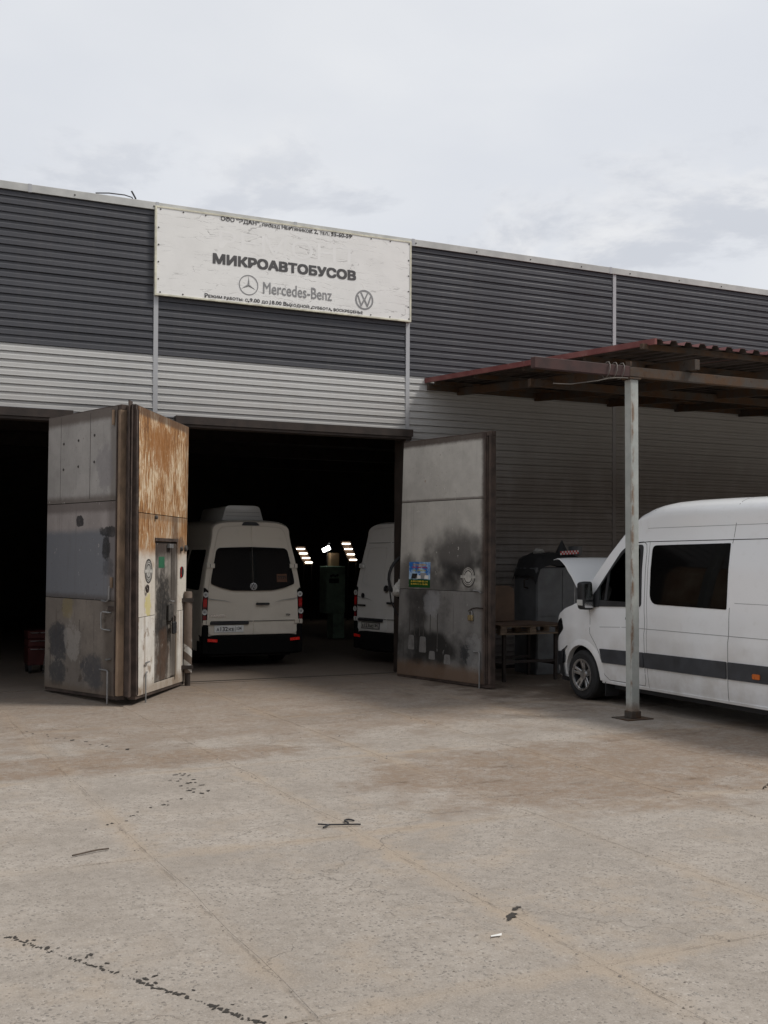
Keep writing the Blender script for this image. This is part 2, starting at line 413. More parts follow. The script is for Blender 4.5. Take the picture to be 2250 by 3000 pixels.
# ================================================================ WORKSHOP BUILDING
B = 4.438; ZR, ZB, ZC = 7.556, 5.169, 4.225; PIT_B = .1215
bld = thing('workshop_building', 'long workshop building clad in dark grey over white horizontal siding', 'building')
wall = MB()
T0, T1 = .035, .30
def wb(x0, x1, z0, z1): wall.box(x0, x1, T0, T1, z0, z1)
wb(-9, 27, ZC + .02, 7.45); wb(-1.36, .40, -.05, ZC + .02); wb(4.36, 27, -.05, ZC + .02); wb(-9, -5.4, -.05, ZC + .02)
wall = link('front_wall', wall.mesh('front_wall'), 'soot', bld)
def board_mesh(L, h):
    prof = [(-.002, h), (-.011, h * .93), (-.013, h * .62), (-.019, h * .52), (-.021, h * .12), (-.027, h * .09), (-.027, .0), (-.006, .0), (.03, .0), (.03, h)]
    return MB().prism(prof, 0, L, 'x').mesh('board')
bm_cache = {}
def board(x0, x1, z, col, h=PIT_B):
    k = (round(x1 - x0, 3), round(h, 4), col)
    if k not in bm_cache:
        bm_cache[k] = board_mesh(x1 - x0, h - .002); bm_cache[k].materials.append(MATS[col])
    o = link('siding_board', bm_cache[k], None, wall, (x0, rs.uniform(-.0025, .0025), z + rs.uniform(-.001, .001))); o.rotation_euler = (rs.uniform(-.012, .012), rs.uniform(-.0004, .0004), rs.uniform(-.0005, .0005))
HW = .034
for bi in (-1, 0, 1, 2):
    x0, x1 = bi * B + HW, (bi + 1) * B - HW
    if bi == -1: x0 = -5.6
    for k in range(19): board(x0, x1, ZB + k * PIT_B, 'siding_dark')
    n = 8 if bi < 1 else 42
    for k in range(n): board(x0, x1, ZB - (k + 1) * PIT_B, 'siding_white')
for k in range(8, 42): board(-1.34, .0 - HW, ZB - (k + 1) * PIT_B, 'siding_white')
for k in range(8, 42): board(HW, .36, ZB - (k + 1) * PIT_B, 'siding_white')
for bi in range(-1, 4):
    x = bi * B; z0 = 0 if bi not in (-1,) else ZC
    if bi == 1: z0 = ZC - .0
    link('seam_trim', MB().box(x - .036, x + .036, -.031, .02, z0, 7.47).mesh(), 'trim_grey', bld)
# coping
cop = MB(); cop.box(-9, 27, -.045, .40, 7.50, 7.556); cop.box(-9, 27, -.05, -.036, 7.44, 7.559)
cop = link('roof_coping', bevel(cop.mesh('coping'), .004, 1), 'coping', bld)
for k in range(14):
    x = -3.6 + k * 1.17 + rs.uniform(-.1, .1)
    link('screw', MB().lathe([(.011, -.058), (.013, -.052), (.013, -.05)], 8, 'y', (x, 0, 7.49)).mesh(), 'steel_brown', cop)
for x in (-1.95, -.02, 2.3, 4.5, 8.75):
    link('coping_joint', MB().box(x, x + .05, -.054, .41, 7.438, 7.562).mesh(), 'trim_grey', cop)
link('roof', MB().box(-9, 27, .30, 16.5, 7.2, 7.4).mesh(), 'steel_brown', bld)
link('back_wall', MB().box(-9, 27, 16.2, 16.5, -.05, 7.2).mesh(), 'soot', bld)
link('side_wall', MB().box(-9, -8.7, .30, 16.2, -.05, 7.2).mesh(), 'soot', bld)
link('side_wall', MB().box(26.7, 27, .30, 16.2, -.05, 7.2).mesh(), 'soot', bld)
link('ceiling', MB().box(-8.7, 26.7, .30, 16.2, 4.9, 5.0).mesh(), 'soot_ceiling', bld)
for y in (3.5, 7, 10.5, 14):
    link('ceiling_beam', MB().box(-8.7, 26.7, y - .1, y + .1, 4.6, 4.898).mesh(), 'steel_brown', bld)
# gate frames standing proud of the cladding
def gate_frame(x0, x1, zt):
    p = MB(); p.prism([(-.17, zt), (-.17, zt + .125), (-.16, zt + .125), (-.035, zt + .12), (-.035, zt - .06), (-.10, zt - .06), (-.10, zt)], x0 - .10, x1 + .16, 'x')
    f = link('lintel_beam', p.mesh(), 'steel_brown', bld)
    link('lintel_flange', MB().box(x0 - .08, x1 + .14, -.15, -.105, zt - .045, zt - .004).mesh(), 'steel_brown', f)
    for x in (x0, x1 + .055):
        link('jamb', bevel(MB().box(x - .035, x + .035, -.20, .28, -.02, zt - .062).mesh(), .008, 1), 'steel_brown', bld)
gate_frame(.40, 4.32, 4.09); gate_frame(-5.4, -1.44, 4.07)
link('drip_rail', MB().box(HW, B - HW, -.04, .0, ZC - .03, ZC - .006).mesh(), 'trim_grey', bld)
link('drip_rail', MB().box(-5.6, -1.36, -.04, .0, ZC - .03, ZC - .006).mesh(), 'trim_grey', bld)
link('threshold', MB().box(.40, 4.36, -.16, .10, -.05, .009).mesh(), 'yard_concrete', bld)
link('threshold', MB().box(-5.4, -1.5, -.16, .10, -.05, .009).mesh(), 'yard_concrete', bld)
link('threshold_rail', MB().box(.47, 4.25, -.02, .03, .0, .016).mesh(), 'steel_brown', bld)

# the hall across the yard, behind the photographer (added unseen to cut low sky light; it shows as the dark skyline in the van windows)
simple('unseen_hall_wall', (.17, .15, .135), .25, .6, .85); simple('unseen_hall_roof', (.10, .095, .09), .2, 1, .8)
hall = thing('unseen_hall', 'unseen long brown brick hall across the yard, added to cut low sky light', 'building', (0, -33, 0))
link('wall', MB().box(-60, 60, -10, 0, -.1, 11.6).mesh(), 'unseen_hall_wall', hall)
link('roof', MB().prism([(-10.6, 11.602), (.5, 11.602), (-5, 13.4)], -60.5, 60.5, 'x').mesh(), 'unseen_hall_roof', hall)
wm = MB().box(-1.6, 1.6, .002, .05, 4.4, 7.2).mesh('w'); wm.materials.append(MATS['privacy_glass'])
fm = MB(); fm.box(-1.7, 1.7, .002, .10, 7.202, 7.32); fm.box(-1.7, 1.7, .002, .14, 4.26, 4.398)
for q in (-.55, .55): fm.box(q - .04, q + .04, .051, .09, 4.4, 7.2)
fm = fm.mesh('f'); fm.materials.append(MATS['trim_grey'])
for k in range(-9, 10):
    o = link('window', wm, None, hall, (k * 6, 0, 0)); link('window_frame', fm, None, o)
for k in (-5, 0, 5):
    link('gate', MB().box(k * 6 + 1.9, k * 6 + 4.9, .002, .08, -.05, 3.9).mesh(), 'steel_brown', hall)

# cable on the roof
pts = [(-.95, -.02, 7.575), (-.75, -.03, 7.60), (-.5, .0, 7.615), (-.38, .02, 7.60), (-.33, .05, 7.53)]
c = MB(); c.tube(pts, .010, 6); c.tube([(-.31, .05, 7.50), (-.32, .04, 7.60), (-.36, .03, 7.66), (-.39, .02, 7.70)], .014, 6); c.tube([(-.31, .05, 7.5), (-.315, .05, 7.59), (-.345, .05, 7.66)], .010, 6)
tag(link('cable', c.mesh('cable', True), 'cable'), 'loose black cable end sticking up at the roof edge left of the sign', 'cable')

# ================================================================ SIGN
def sign_material():
    m, t = mat('sign_vinyl', .45, 0, .4)
    p = t.node('ShaderNodeTexCoord').outputs['Object']
    wv = t.vm('ADD', t.scale(p, (.42, 1., 3.4)), t.scale(t.noise(p, 1.8, 4, .6, col=True), (.5, .2, .6)))
    e1 = t.voro(wv, 1.9, 'DISTANCE_TO_EDGE'); e2 = t.voro(t.vm('ADD', wv, (3.1, 0, 1.7)), 5.2, 'DISTANCE_TO_EDGE')
    g1 = t.ss(t.noise(p, 1.1, 3, .6), .36, .55); g2 = t.ss(t.noise(t.vm('ADD', p, (4, 0, 2)), 1.9, 4, .6), .46, .6)
    c1 = t.m('MULTIPLY', t.ss(e1, .022, .006), g1); c2 = t.m('MULTIPLY', t.ss(e2, .035, .008), g2)
    ck = t.m('MAXIMUM', c1, t.m('MULTIPLY', c2, .75))
    ck = t.m('MULTIPLY', ck, t.ss(t.noise(t.scale(p, (2, 1, 9)), 2.5, 4, .7), .42, .6))
    c = t.mix(t.ss(t.noise(p, 3, 4, .6), .3, .7), (.82, .815, .795), (.87, .865, .845))
    c = t.mix(t.m('MULTIPLY', ck, .85), c, (.42, .41, .40))
    t.put(t.b.inputs['Base Color'], c)
    bump(t, t.m('ADD', t.m('MULTIPLY', ck, -1.0), t.m('MULTIPLY', t.noise(t.scale(p, (1, 1, 3)), 3, 4, .6), .5)), .25, .010)
sign_material()
simple('sign_frame', (.66, .64, .52), .2, 6, .6)
sg = thing('billboard', 'white cracked sign board with grey Cyrillic lettering above the middle gate', 'sign', (0, 0, 0))
SY = -.075
pan = link('panel', MB().box(-.02, 4.46, SY, -.032, 6.115, 7.485).mesh(), 'sign_vinyl', sg)
fr_ = MB()
for a in ((-.035, 4.475, 7.475, 7.50), (-.035, 4.475, 6.095, 6.12)): fr_.box(a[0], a[1], SY - .008, -.03, a[2], a[3])
for a in ((-.035, -.008, 6.121, 7.474), (4.448, 4.475, 6.121, 7.474)): fr_.box(a[0], a[1], SY - .0085, -.03, a[2], a[3])
frm = link('frame', fr_.mesh(), 'sign_frame', sg)
for k in range(26):
    q = k % 13
    x = .05 + q * .365; z = 7.45 if k < 13 else 6.145
    link('screw', MB().lathe([(.012, SY - .006), (.012, SY + .01)], 8, 'y', (x, 0, z)).mesh(), 'steel_brown', frm)
for k in range(8):
    link('screw', MB().lathe([(.012, SY - .006), (.012, SY + .01)], 8, 'y', (.02 if k < 4 else 4.42, 0, 6.35 + (k % 4) * .27)).mesh(), 'steel_brown', frm)
def sign_text(s, x0, x1, z, h, bold, m, **kw):
    me = fit_text(text_mesh(s, 1., bold, **kw), x0, x1, h)
    return link('lettering', me, m, sg, (0, SY - (.0025 if bold else .0007), z), FRONT)
sign_text('МИКРОАВТОБУСОВ', .90, 3.42, 6.782, .172, .045, 'ink_grey')
sign_text('РЕМОНТ', 1.0, 3.45, 7.10, .30, 0., 'ink_ghost')
def caps_line(segs, x0, x1, z, hbig, m, bold):
    # segs: (text, relative height); laid end to end
    widths = []; meshes = []
    for s, k in segs:
        me = text_mesh(s, k, bold * k, align='LEFT'); xs = [v.co.x for v in me.vertices]; ys = [v.co.y for v in me.vertices]
        meshes.append((me, min(xs), max(xs), k)); widths.append(max(xs) - min(xs))
    gaps = [.30 if s.endswith(' ') else .06 for s, k in segs][:-1]
    tot = sum(widths) + sum(gaps); K = (x1 - x0) / tot; x = x0
    KH = hbig / .73
    for i, (me, a, b, k) in enumerate(meshes):
        cap = .73 * k
        for v in me.vertices: v.co.x = x + (v.co.x - a) * K; v.co.y = (v.co.y + .365 * k) * KH
        link('lettering', me, m, sg, (0, SY - .0025, z), FRONT)
        x += widths[i] * K + (gaps[i] * K if i < len(gaps) else 0)
caps_line([('ООО ', 1.), ('“ЭДАН”, ', 1.), ('ПРОЕЗД ', .72), ('Н', 1.), ('ЕФТЯНИКОВ, ', .72), ('2, ', 1.), ('ТЕЛ.: ', .72), ('35-60-59', 1.)], 1.03, 3.33, 7.402, .066, 'ink_grey', .02)
caps_line([('Р', 1.), ('ЕЖИМ РАБОТЫ: ', .74), ('С ', .74), ('9.00 ', 1.), ('ДО ', .74), ('18.00   ', 1.), ('В', 1.), ('ЫХОДНОЙ: ', .74), ('СУББОТА, ', .74), ('ВОСКРЕСЕНЬЕ', .74)], .77, 3.55, 6.140, .060, 'ink_grey', .02)
sign_text('Mercedes-Benz', 1.755, 2.975, 6.40, .19, .008, 'ink_light')
def ring(cx, cz, r0, r1, y, th=.003, seg=40):
    return MB().lathe([(r1, y), (r1, y - th), (r0, y - th), (r0, y)], seg, 'y', (cx, 0, cz), close=True)
def star(mb, cx, cz, r, y, th=.003):
    pts = []
    for k in range(6):
        a = math.pi / 2 + k * math.pi / 3; rr = r if k % 2 == 0 else r * .15
        pts.append((cx + rr * math.cos(a), cz + rr * math.sin(a)))
    n = len(pts); mb.add([(p[0], y, p[1]) for p in pts] + [(cx, y - th * 3, cz)], [(i, (i + 1) % n, n) for i in range(n)]); return mb
def vw(mb, cx, cz, r, y, th=.003):
    def bar(a, b, w_):
        a, b = Vector(a), Vector(b); dd = (b - a).normalized(); nn = Vector((-dd.y, dd.x)) * w_ / 2
        bar.k += 1; mb.prism([(cx + q.x * r, cz + q.y * r) for q in (a - nn, b - nn, b + nn, a + nn)], y + .0001 * bar.k, y - th - .0003 * bar.k, 'y')
    bar.k = 0
    for s in (-1, 1):
        bar((s * .42, .80), (s * .06, .08), .16); bar((s * .80, .45), (s * .38, -.74), .16); bar((s * .40, -.74), (s * .05, .0), .16)
    return mb
e_ = ring(1.506, 6.415, .150, .165, SY - .001); link('emblem_ring', e_.mesh(), 'ink_light', sg)
link('emblem_star', star(MB(), 1.506, 6.415, .148, SY - .001).mesh(), 'ink_light', sg)
e_ = ring(3.577, 6.389, .142, .170, SY - .001); link('emblem_ring', e_.mesh(), 'ink_light', sg)
link('emblem_letters', vw(MB(), 3.577, 6.389, .150, SY - .001).mesh(), 'ink_light', sg)

# ================================================================ GATE LEAVES
def leaf_mat(name, base, layers, rough=.7, bmp=.35, streak=None):
    """layers: (kind, args, colour, amount); coordinates are the leaf's own (x along it, z up)"""
    m, t = mat(name, rough, 0, .3)
    p = t.node('ShaderNodeTexCoord').outputs['Object']; x, y, z = t.sep(p)
    wob = t.noise(p, 2.4, 5, .65); wob2 = t.noise(p, 8, 6, .74); fine = t.noise(p, 26, 4, .7)
    drip = t.noise(t.scale(p, (9, 1, .55)), 1., 5, .65)
    c = t.mix(t.ss(wob, .3, .7), tuple(q * .88 for q in base), tuple(min(1, q * 1.1) for q in base))
    for kind, a, col, amt in layers:
        if kind == 'blot':            # cx, cz, rx, rz, softness, wobble
            q = t.m('ADD', t.m('POWER', t.m('ABSOLUTE', t.m('DIVIDE', t.m('SUBTRACT', x, a[0]), a[2])), 2.4), t.m('POWER', t.m('ABSOLUTE', t.m('DIVIDE', t.m('SUBTRACT', z, a[1]), a[3])), 2.4))
            q = t.m('ADD', q, t.m('MULTIPLY', t.m('SUBTRACT', t.mix(.55, wob, wob2), .5), a[5] * 2.6 + 2.6)); f = t.m('MULTIPLY', t.ss(q, 1 + a[4], max(0.01, 1 - a[4])), t.ss(wob2, .25, .55, .6, 1.))
        elif kind == 'soft':          # sprayed or sooty cloud with a wide soft edge
            q = t.m('ADD', t.m('POWER', t.m('ABSOLUTE', t.m('DIVIDE', t.m('SUBTRACT', x, a[0]), a[2])), 2.), t.m('POWER', t.m('ABSOLUTE', t.m('DIVIDE', t.m('SUBTRACT', z, a[1]), a[3])), 2.))
            f = t.ss(t.m('ADD', q, t.m('MULTIPLY', t.m('SUBTRACT', t.noise(p, 2.2, 3, .5), .5), a[5] * 2.)), 1.1, max(0.0, 1 - a[4]))
        elif kind == 'zband':         # z0, z1, soft
            zn = t.m('ADD', z, t.m('MULTIPLY', t.m('SUBTRACT', wob2, .5), a[2] * 1.5))
            f = t.m('MULTIPLY', t.ss(zn, a[0] - a[2], a[0] + a[2]), t.ss(zn, a[1] + a[2], a[1] - a[2]))
        elif kind == 'xband':
            xn = t.m('ADD', x, t.m('MULTIPLY', t.m('SUBTRACT', wob2, .5), a[2] * 1.5))
            f = t.m('MULTIPLY', t.ss(xn, a[0] - a[2], a[0] + a[2]), t.ss(xn, a[1] + a[2], a[1] - a[2]))
        elif kind == 'noise':         # scale, lo, hi
            f = t.ss(t.noise(t.vm('ADD', p, (a[0] * 3.7, 1.3, a[1] * 9)), a[0], 6, .66), a[1], a[2])
        elif kind == 'drip':          # lo, hi, z0, z1
            f = t.m('MULTIPLY', t.ss(drip, a[0], a[1]), t.m('MULTIPLY', t.ss(z, a[2] - .1, a[2] + .1), t.ss(z, a[3] + .1, a[3] - .1)))
        elif kind == 'rustgrain':     # z0, z1 : vertical peeling of paint over rust
            g = t.noise(t.vm('ADD', t.scale(p, (26, 1, 3.2)), t.scale(t.noise(p, 3, 3, .6, col=True), (3., 0, 1.2))), 1., 6, .72)
            g2 = t.noise(t.scale(p, (1.3, 1, .9)), 1.6, 4, .6)
            f = t.m('MULTIPLY', t.ss(t.m('ADD', g, t.m('MULTIPLY', t.m('SUBTRACT', g2, .5), .55)), a[2], a[3]), t.m('MULTIPLY', t.ss(t.m('ADD', z, t.m('MULTIPLY', wob2, .3)), a[0], a[0] + .25), t.ss(z, a[1] + .1, a[1])))
        c = t.mix(t.m('MULTIPLY', f, amt), c, col)
    c = t.mix(t.ss(fine, .58, .8, 0, .35), c, tuple(q * .55 for q in base))
    runs = t.noise(t.vm('ADD', t.scale(p, (22, 1, .8)), (0, 0, 3.3)), 1., 4, .6)
    c = t.mix(t.ss(runs, .56, .74, 0, .30), c, tuple(q * .45 for q in base))
    spk = t.noise(p, 34, 3, .6); dens = t.ss(t.noise(p, 1.7, 3, .6), .38, .62)
    c = t.mix(t.m('MULTIPLY', t.ss(spk, .66, .70), t.m('MULTIPLY', dens, .85)), c, (.10, .048, .026))
    chip = t.noise(t.scale(p, (1, 1, .6)), 11, 5, .75)
    c = t.mix(t.m('MULTIPLY', t.ss(chip, .66, .69), .7), c, tuple(min(.8, q * 1.5 + .04) for q in base))
    t.put(t.b.inputs['Base Color'], c)
    bump(t, t.m('ADD', t.m('MULTIPLY', wob, .8), t.m('MULTIPLY', fine, .25)), bmp, .02)
    return m
RUST = (.13, .062, .032); DK = (.022, .021, .021)
leaf_mat('leaf_a_top', (.40, .38, .36), [('noise', (1.3, .5, .7), (.30, .28, .265), .6), ('zband', (3.88, 4.2, .05), (.11, .085, .07), .8), ('zband', (2.6, 2.84, .05), (.12, .095, .08), .75),
    ('xband', (1.9, 2.3, .05), (.12, .1, .085), .6), ('blot', (1.75, 3.2, .22, .3, .5, 2.), (.22, .205, .215), .5), ('drip', (.6, .75, 2.8, 4.), (.2, .18, .165), .4)])
leaf_mat('leaf_a_mid', (.34, .305, .29), [('zband', (1.3, 2.36, .06), (.165, .175, .195), .9), ('xband', (1.86, 2.2, .06), (.19, .165, .155), .75), ('drip', (.55, .7, 1.5, 2.75), (.15, .14, .14), .5), ('blot', (1.05, 2.50, .12, .085, .12, .4), (.025, .024, .026), .9),
    ('blot', (1.86, 2.34, .22, .07, .3, 1.5), DK, .9), ('blot', (1.80, 2.12, .10, .17, .35, 1.6), DK, .9), ('blot', (1.86, 1.85, .16, .12, .5, 2.), (.06, .06, .065), .6), ('zband', (1.3, 1.46, .05), (.09, .075, .065), .7), ('zband', (2.62, 2.8, .04), (.10, .08, .07), .6)])
leaf_mat('leaf_a_low', (.19, .165, .143), [('noise', (1.8, .45, .66), (.27, .235, .20), .7), ('blot', (.42, .78, .27, .3, .35, 1.8), (.055, .056, .062), .9), ('blot', (.40, .32, .25, .2, .4, 1.8), (.06, .06, .064), .85),
    ('blot', (.86, .85, .22, .28, .5, 3.), (.32, .295, .27), .8), ('blot', (.70, 1.27, .17, .16, .6, 2.), (.26, .21, .10), .6), ('blot', (1.45, .38, .3, .26, .5, 2.), (.06, .062, .07), .8), ('xband', (1.75, 2.2, .12), (.09, .072, .06), .7),
    ('zband', (-.2, .17, .07), (.16, .115, .08), .6), ('drip', (.6, .72, .1, 1.4), (.075, .062, .053), .7), ('noise', (4.5, .6, .7), (.07, .055, .045), .7)])
ORG = (.36, .175, .060); ORD = (.15, .066, .028)
leaf_mat('leaf_b_top', (.70, .58, .42), [('rustgrain', (2.1, 4.2, .40, .50), ORG, .97), ('rustgrain', (2.1, 4.2, .52, .62), ORD, .95), ('blot', (1.3, 3.55, .55, .34, .6, 2.5), (.30, .125, .035), .75), ('zband', (3.93, 4.3, .03), (.10, .06, .04), .8), ('xband', (-.5, .02, .04), (.2, .12, .07), .5)], .8, .6)
leaf_mat('leaf_b_mid', (.58, .48, .36), [('rustgrain', (1.75, 2.8, .36, .53), ORG, .95), ('rustgrain', (1.95, 2.8, .52, .68), ORD, .9), ('zband', (2.52, 2.7, .02), (.2, .13, .08), .5), ('zband', (1.0, 2.05, .10), (.64, .60, .54), .9), ('noise', (3., .54, .68), (.36, .26, .17), .55), ('xband', (.42, .75, .07), (.10, .075, .06), .6), ('drip', (.56, .7, 1.2, 2.2), (.28, .2, .14), .5), ('blot', (1.93, 1.3, .13, .2, .25, 2.8), (.58, .50, .16), .75), ('blot', (.35, 2.18, .3, .12, .5, 2.), (.09, .06, .045), .7)], .75, .5)
leaf_mat('leaf_b_low', (.64, .61, .56), [('noise', (2.6, .5, .64), (.70, .69, .66), .7), ('noise', (3.6, .56, .66), (.24, .17, .115), .75), ('drip', (.52, .66, .0, 1.4), (.24, .165, .11), .6), ('xband', (.40, .66, .06), (.14, .11, .085), .6), ('zband', (-.2, .24, .08), (.26, .19, .13), .65)], .8, .55)
leaf_mat('wicket', (.30, .275, .245), [('noise', (2.1, .40, .60), (.11, .095, .083), .8), ('blot', (1.2, 1.2, .34, .55, .6, 2.2), (.02, .019, .019), .97), ('zband', (2.0, 2.5, .1), (.055, .04, .034), .9), ('blot', (1.2, .5, .3, .42, .5, 2.2), (.075, .042, .026), .9), ('drip', (.53, .66, .1, 2.2), (.04, .034, .03), .7), ('xband', (.56, .78, .05), (.07, .058, .05), .75)], .8, .6)
leaf_mat('leaf_c_top', (.50, .485, .45), [('noise', (1.2, .52, .72), (.40, .385, .355), .6), ('noise', (9, .66, .74), (.27, .16, .09), .7), ('zband', (3.83, 4.2, .035), (.06, .042, .034), .9), ('xband', (2.16, 2.6, .045), (.05, .032, .028), .9), ('zband', (2.88, 2.955, .015), (.09, .07, .06), .7)], .65)
leaf_mat('leaf_c_mid', (.47, .455, .42), [('noise', (8, .64, .73), (.30, .19, .115), .6), ('soft', (1.0, 1.55, 1.6, .55, 1., 1.2), (.10, .096, .092), .92), ('soft', (1.70, 1.93, .95, .52, 1., 1.5), (.028, .027, .027), .96), ('soft', (1.5, 2.2, .9, .35, 1., 1.2), (.15, .143, .135), .7), ('soft', (.10, 1.6, .35, .5, .9, 1.), (.15, .14, .13), .6), ('xband', (2.15, 2.6, .06), (.055, .037, .03), .9), ('drip', (.62, .74, 1.5, 2.9), (.24, .22, .2), .4)], .65)
leaf_mat('leaf_c_low', (.19, .185, .178), [('noise', (1.9, .46, .66), (.11, .106, .103), .8), ('soft', (.55, 1.2, .40, .45, .9, 1.2), (.035, .033, .032), .9), ('blot', (.95, 1.24, .20, .22, .6, 1.5), (.34, .345, .36), .5), ('soft', (.85, .48, 1.1, .42, 1., 1.5), (.02, .019, .018), .95), ('drip', (.60, .72, .2, 1.45), (.07, .067, .063), .6), ('blot', (1.85, .5, .18, .18, .4, 2.), (.03, .032, .035), .9), ('blot', (2.0, .5, .2, .3, .5, 3.), (.29, .29, .285), .55), ('zband', (-.2, .28, .09), (.16, .098, .06), .8), ('xband', (2.15, 2.6, .05), (.075, .05, .038), .8)], .7)
simple('edge_tan', (.22, .155, .105), .45, 4, .8, bmp=.5, stretch=(1, 1, .5))
simple('edge_dark', (.06, .042, .034), .45, 5, .75, bmp=.5)
simple('decal_pale', (.42, .41, .38), .25, 12, .7); simple('decal_dark', (.06, .055, .05), .3, 12, .7)
simple('decal_green', (.03, .14, .075), .15, 5, .6)
simple('brass', (.45, .36, .2), .1, 9, .4, .8)

def leaf(name, label, hinge, free, side, Wd, z0h, z0f, ztop, warp, ft, edge_mats):
    hx, hy = hinge; fx, fy = free
    root = thing(name, label, 'gate leaf', (hx, hy, 0), math.atan2(fy - hy, fx - hx))
    root['_w'] = 0; del root['_w']
    made = []
    def put(nm, mb, m, parent=root, smooth=False, bev=0):
        me = mb if isinstance(mb, bpy.types.Mesh) else mb.mesh(nm, smooth)
        if bev: bevel(me, bev, 1)
        for v in me.vertices:
            q = min(max(v.co.x / Wd, 0), 1)
            v.co.x += (warp[0] + (warp[1] - warp[0]) * q) * v.co.z / 4
            if v.co.z < .5: v.co.z += (z0h + (z0f - z0h) * q) * (1 - v.co.z / .5)
        o = link(nm, me, m, parent); made.append(o); return o
    s = side                                    # +1: the seen face is at +y, -1: at -y
    def slab(x0, x1, z0, z1, a, b, **k):        # a, b measured outwards from the leaf's middle
        ya, yb = sorted((s * a, s * b)); return MB().box(x0, x1, ya, yb, z0, z1, **k)
    # frame: top, bottom, hinge and free members
    put('frame', slab(0, Wd, ztop - .07, ztop, -.05, .047), edge_mats[1], bev=.004)
    put('frame', slab(0, Wd, .0, .06, -.05, .045), edge_mats[1])
    put('frame', slab(0, .07, .062, ztop - .072, -.05, .046), edge_mats[1])
    put('frame', slab(Wd - ft, Wd, .062, ztop - .072, -.05, .06), edge_mats[0], bev=.006)
    put('back_sheet', slab(.075, Wd - ft - .005, .065, ztop - .075, -.042, -.036), 'soot')
    return root, put, slab
# --- leaf of the left bay
la, put, slab = leaf('gate_leaf', 'grimy grey gate leaf with blue-grey middle, left face of the wedge of doors', (-1.63, -.25), (-1.03, -2.24), -1, 2.14, .03, .08, 4.045, (.07, .03), .062, ('edge_tan', 'edge_dark'))
put('panel', slab(.0, 2.05, 2.762, 4.03, .049, .056), 'leaf_a_top')
put('panel', slab(.0, 2.05, 1.405, 2.752, .048, .055), 'leaf_a_mid')
put('panel', slab(.0, 2.05, .05, 1.396, .049, .056), 'leaf_a_low')
put('overlap_strip', slab(2.08, 2.28, .05, 4.03, -.046, -.03), 'edge_dark')
put('weld_seam', slab(1.293, 1.300, 2.80, 4.0, .0565, .059), 'decal_dark'); put('weld_seam', slab(.40, .406, 2.80, 4.0, .0565, .058), 'decal_dark')
for x, z in ((.5, 3.62), (.95, 3.64), (1.42, 3.68), (.5, 3.25), (.95, 3.27), (1.42, 3.31)):
    put('bolt_head', MB().lathe([(.016, -.066), (.02, -.058), (.02, -.05)], 8, 'y', (x, 0, z)), 'decal_dark')
put('edge_angle', slab(2.054, 2.076, .07, 3.98, .048, .075), 'edge_dark', bev=.004)
put('handle', MB().tube([(1.95, -.06, 1.24), (1.80, -.10, 1.25), (1.78, -.115, 1.24), (1.78, -.115, 1.03), (1.80, -.10, 1.01), (1.95, -.06, 1.0)], .011, 8), 'steel_grey', smooth=True)
put('bolt_rod', MB().tube([(1.72, -.10, .46), (1.92, -.10, .46), (1.945, -.10, .44), (1.945, -.10, -.07)], .012, 8), 'steel_grey', smooth=True)
put('latch', MB().tube([(1.72, -.085, 1.40), (1.86, -.085, 1.39), (1.92, -.085, 1.42), (1.93, -.08, 1.60)], .012, 8), 'steel_grey', smooth=True)
put('latch', MB().tube([(1.86, -.085, .60), (1.98, -.085, .62)], .013, 8), 'steel_grey', smooth=True)
put('hinge', MB().lathe([(.022, 3.78), (.022, 3.98)], 10, 'z', (1.975, -.075, 0)), 'edge_tan')
put('hinge', MB().lathe([(.022, 1.58), (.022, 1.72)], 10, 'z', (1.975, -.075, 0)), 'edge_tan')
put('bracket', slab(1.88, 2.07, 1.27, 1.33, .062, .072), 'edge_dark')
for x, z, hh in ((1.04, .95, .16), (1.07, .62, .2), (.46, .62, .3)):
    put('scratch', slab(x, x + .012, z, z + hh, .0562, .0575), 'decal_dark')
# --- left leaf of the middle bay, with a wicket door
lb, put, slab = leaf('gate_leaf', 'rusty orange and white gate leaf with a wicket door, right face of the wedge', (.38, -.25), (-.76, -2.14), 1, 2.42, .02, .08, 4.05, (-.16, .07), .045, ('edge_dark', 'edge_dark'))
WX0, WX1, WZ0, WZ1 = .56, 1.60, .17, 2.22
put('panel', slab(.0, 2.355, 2.606, 4.04, .048, .056), 'leaf_b_top')
mbp = MB()
for a in ((.0, WX0, 1.18, 2.596), (WX1, 2.355, 1.18, 2.596), (WX0, WX1, WZ1, 2.596)): mbp.box(a[0], a[1], .048, .0555, a[2], a[3])
put('panel', mbp, 'leaf_b_mid')
mbp = MB()
for a in ((.0, WX0, .05, 1.172), (WX1, 2.355, .05, 1.172), (WX0, WX1, .05, WZ0)): mbp.box(a[0], a[1], .048, .0555, a[2], a[3])
put('panel', mbp, 'leaf_b_low')
put('edge_strip', slab(2.358, 2.372, .07, 3.98, .047, .066), 'edge_dark')
put('overlap_strip', slab(2.38, 2.52, .05, 4.09, -.03, -.015), 'edge_dark')
wk = put('wicket_door', slab(WX0 + .012, WX1 - .012, WZ0 + .012, WZ1 - .012, .02, .050), 'wicket')
put('door_stile', slab(.575, .80, .20, 2.19, .0505, .062), 'wicket', parent=wk, bev=.004)
put('door_frame', slab(WX0 - .03, WX0 + .008, .14, 2.26, .057, .072), 'leaf_b_mid')
put('door_frame', slab(WX0 - .03, WX1 + .03, WZ1 + .004, WZ1 + .05, .0575, .073), 'edge_dark')
put('handle', MB().tube([(1.02, .10, 1.36), (.98, .12, 1.34), (.86, .12, 1.34)], .012, 8), 'steel_grey', parent=wk, smooth=True)
put('lock', slab(.80, 1.02, 1.05, 1.30, .063, .10), 'decal_dark', parent=wk, bev=.01)
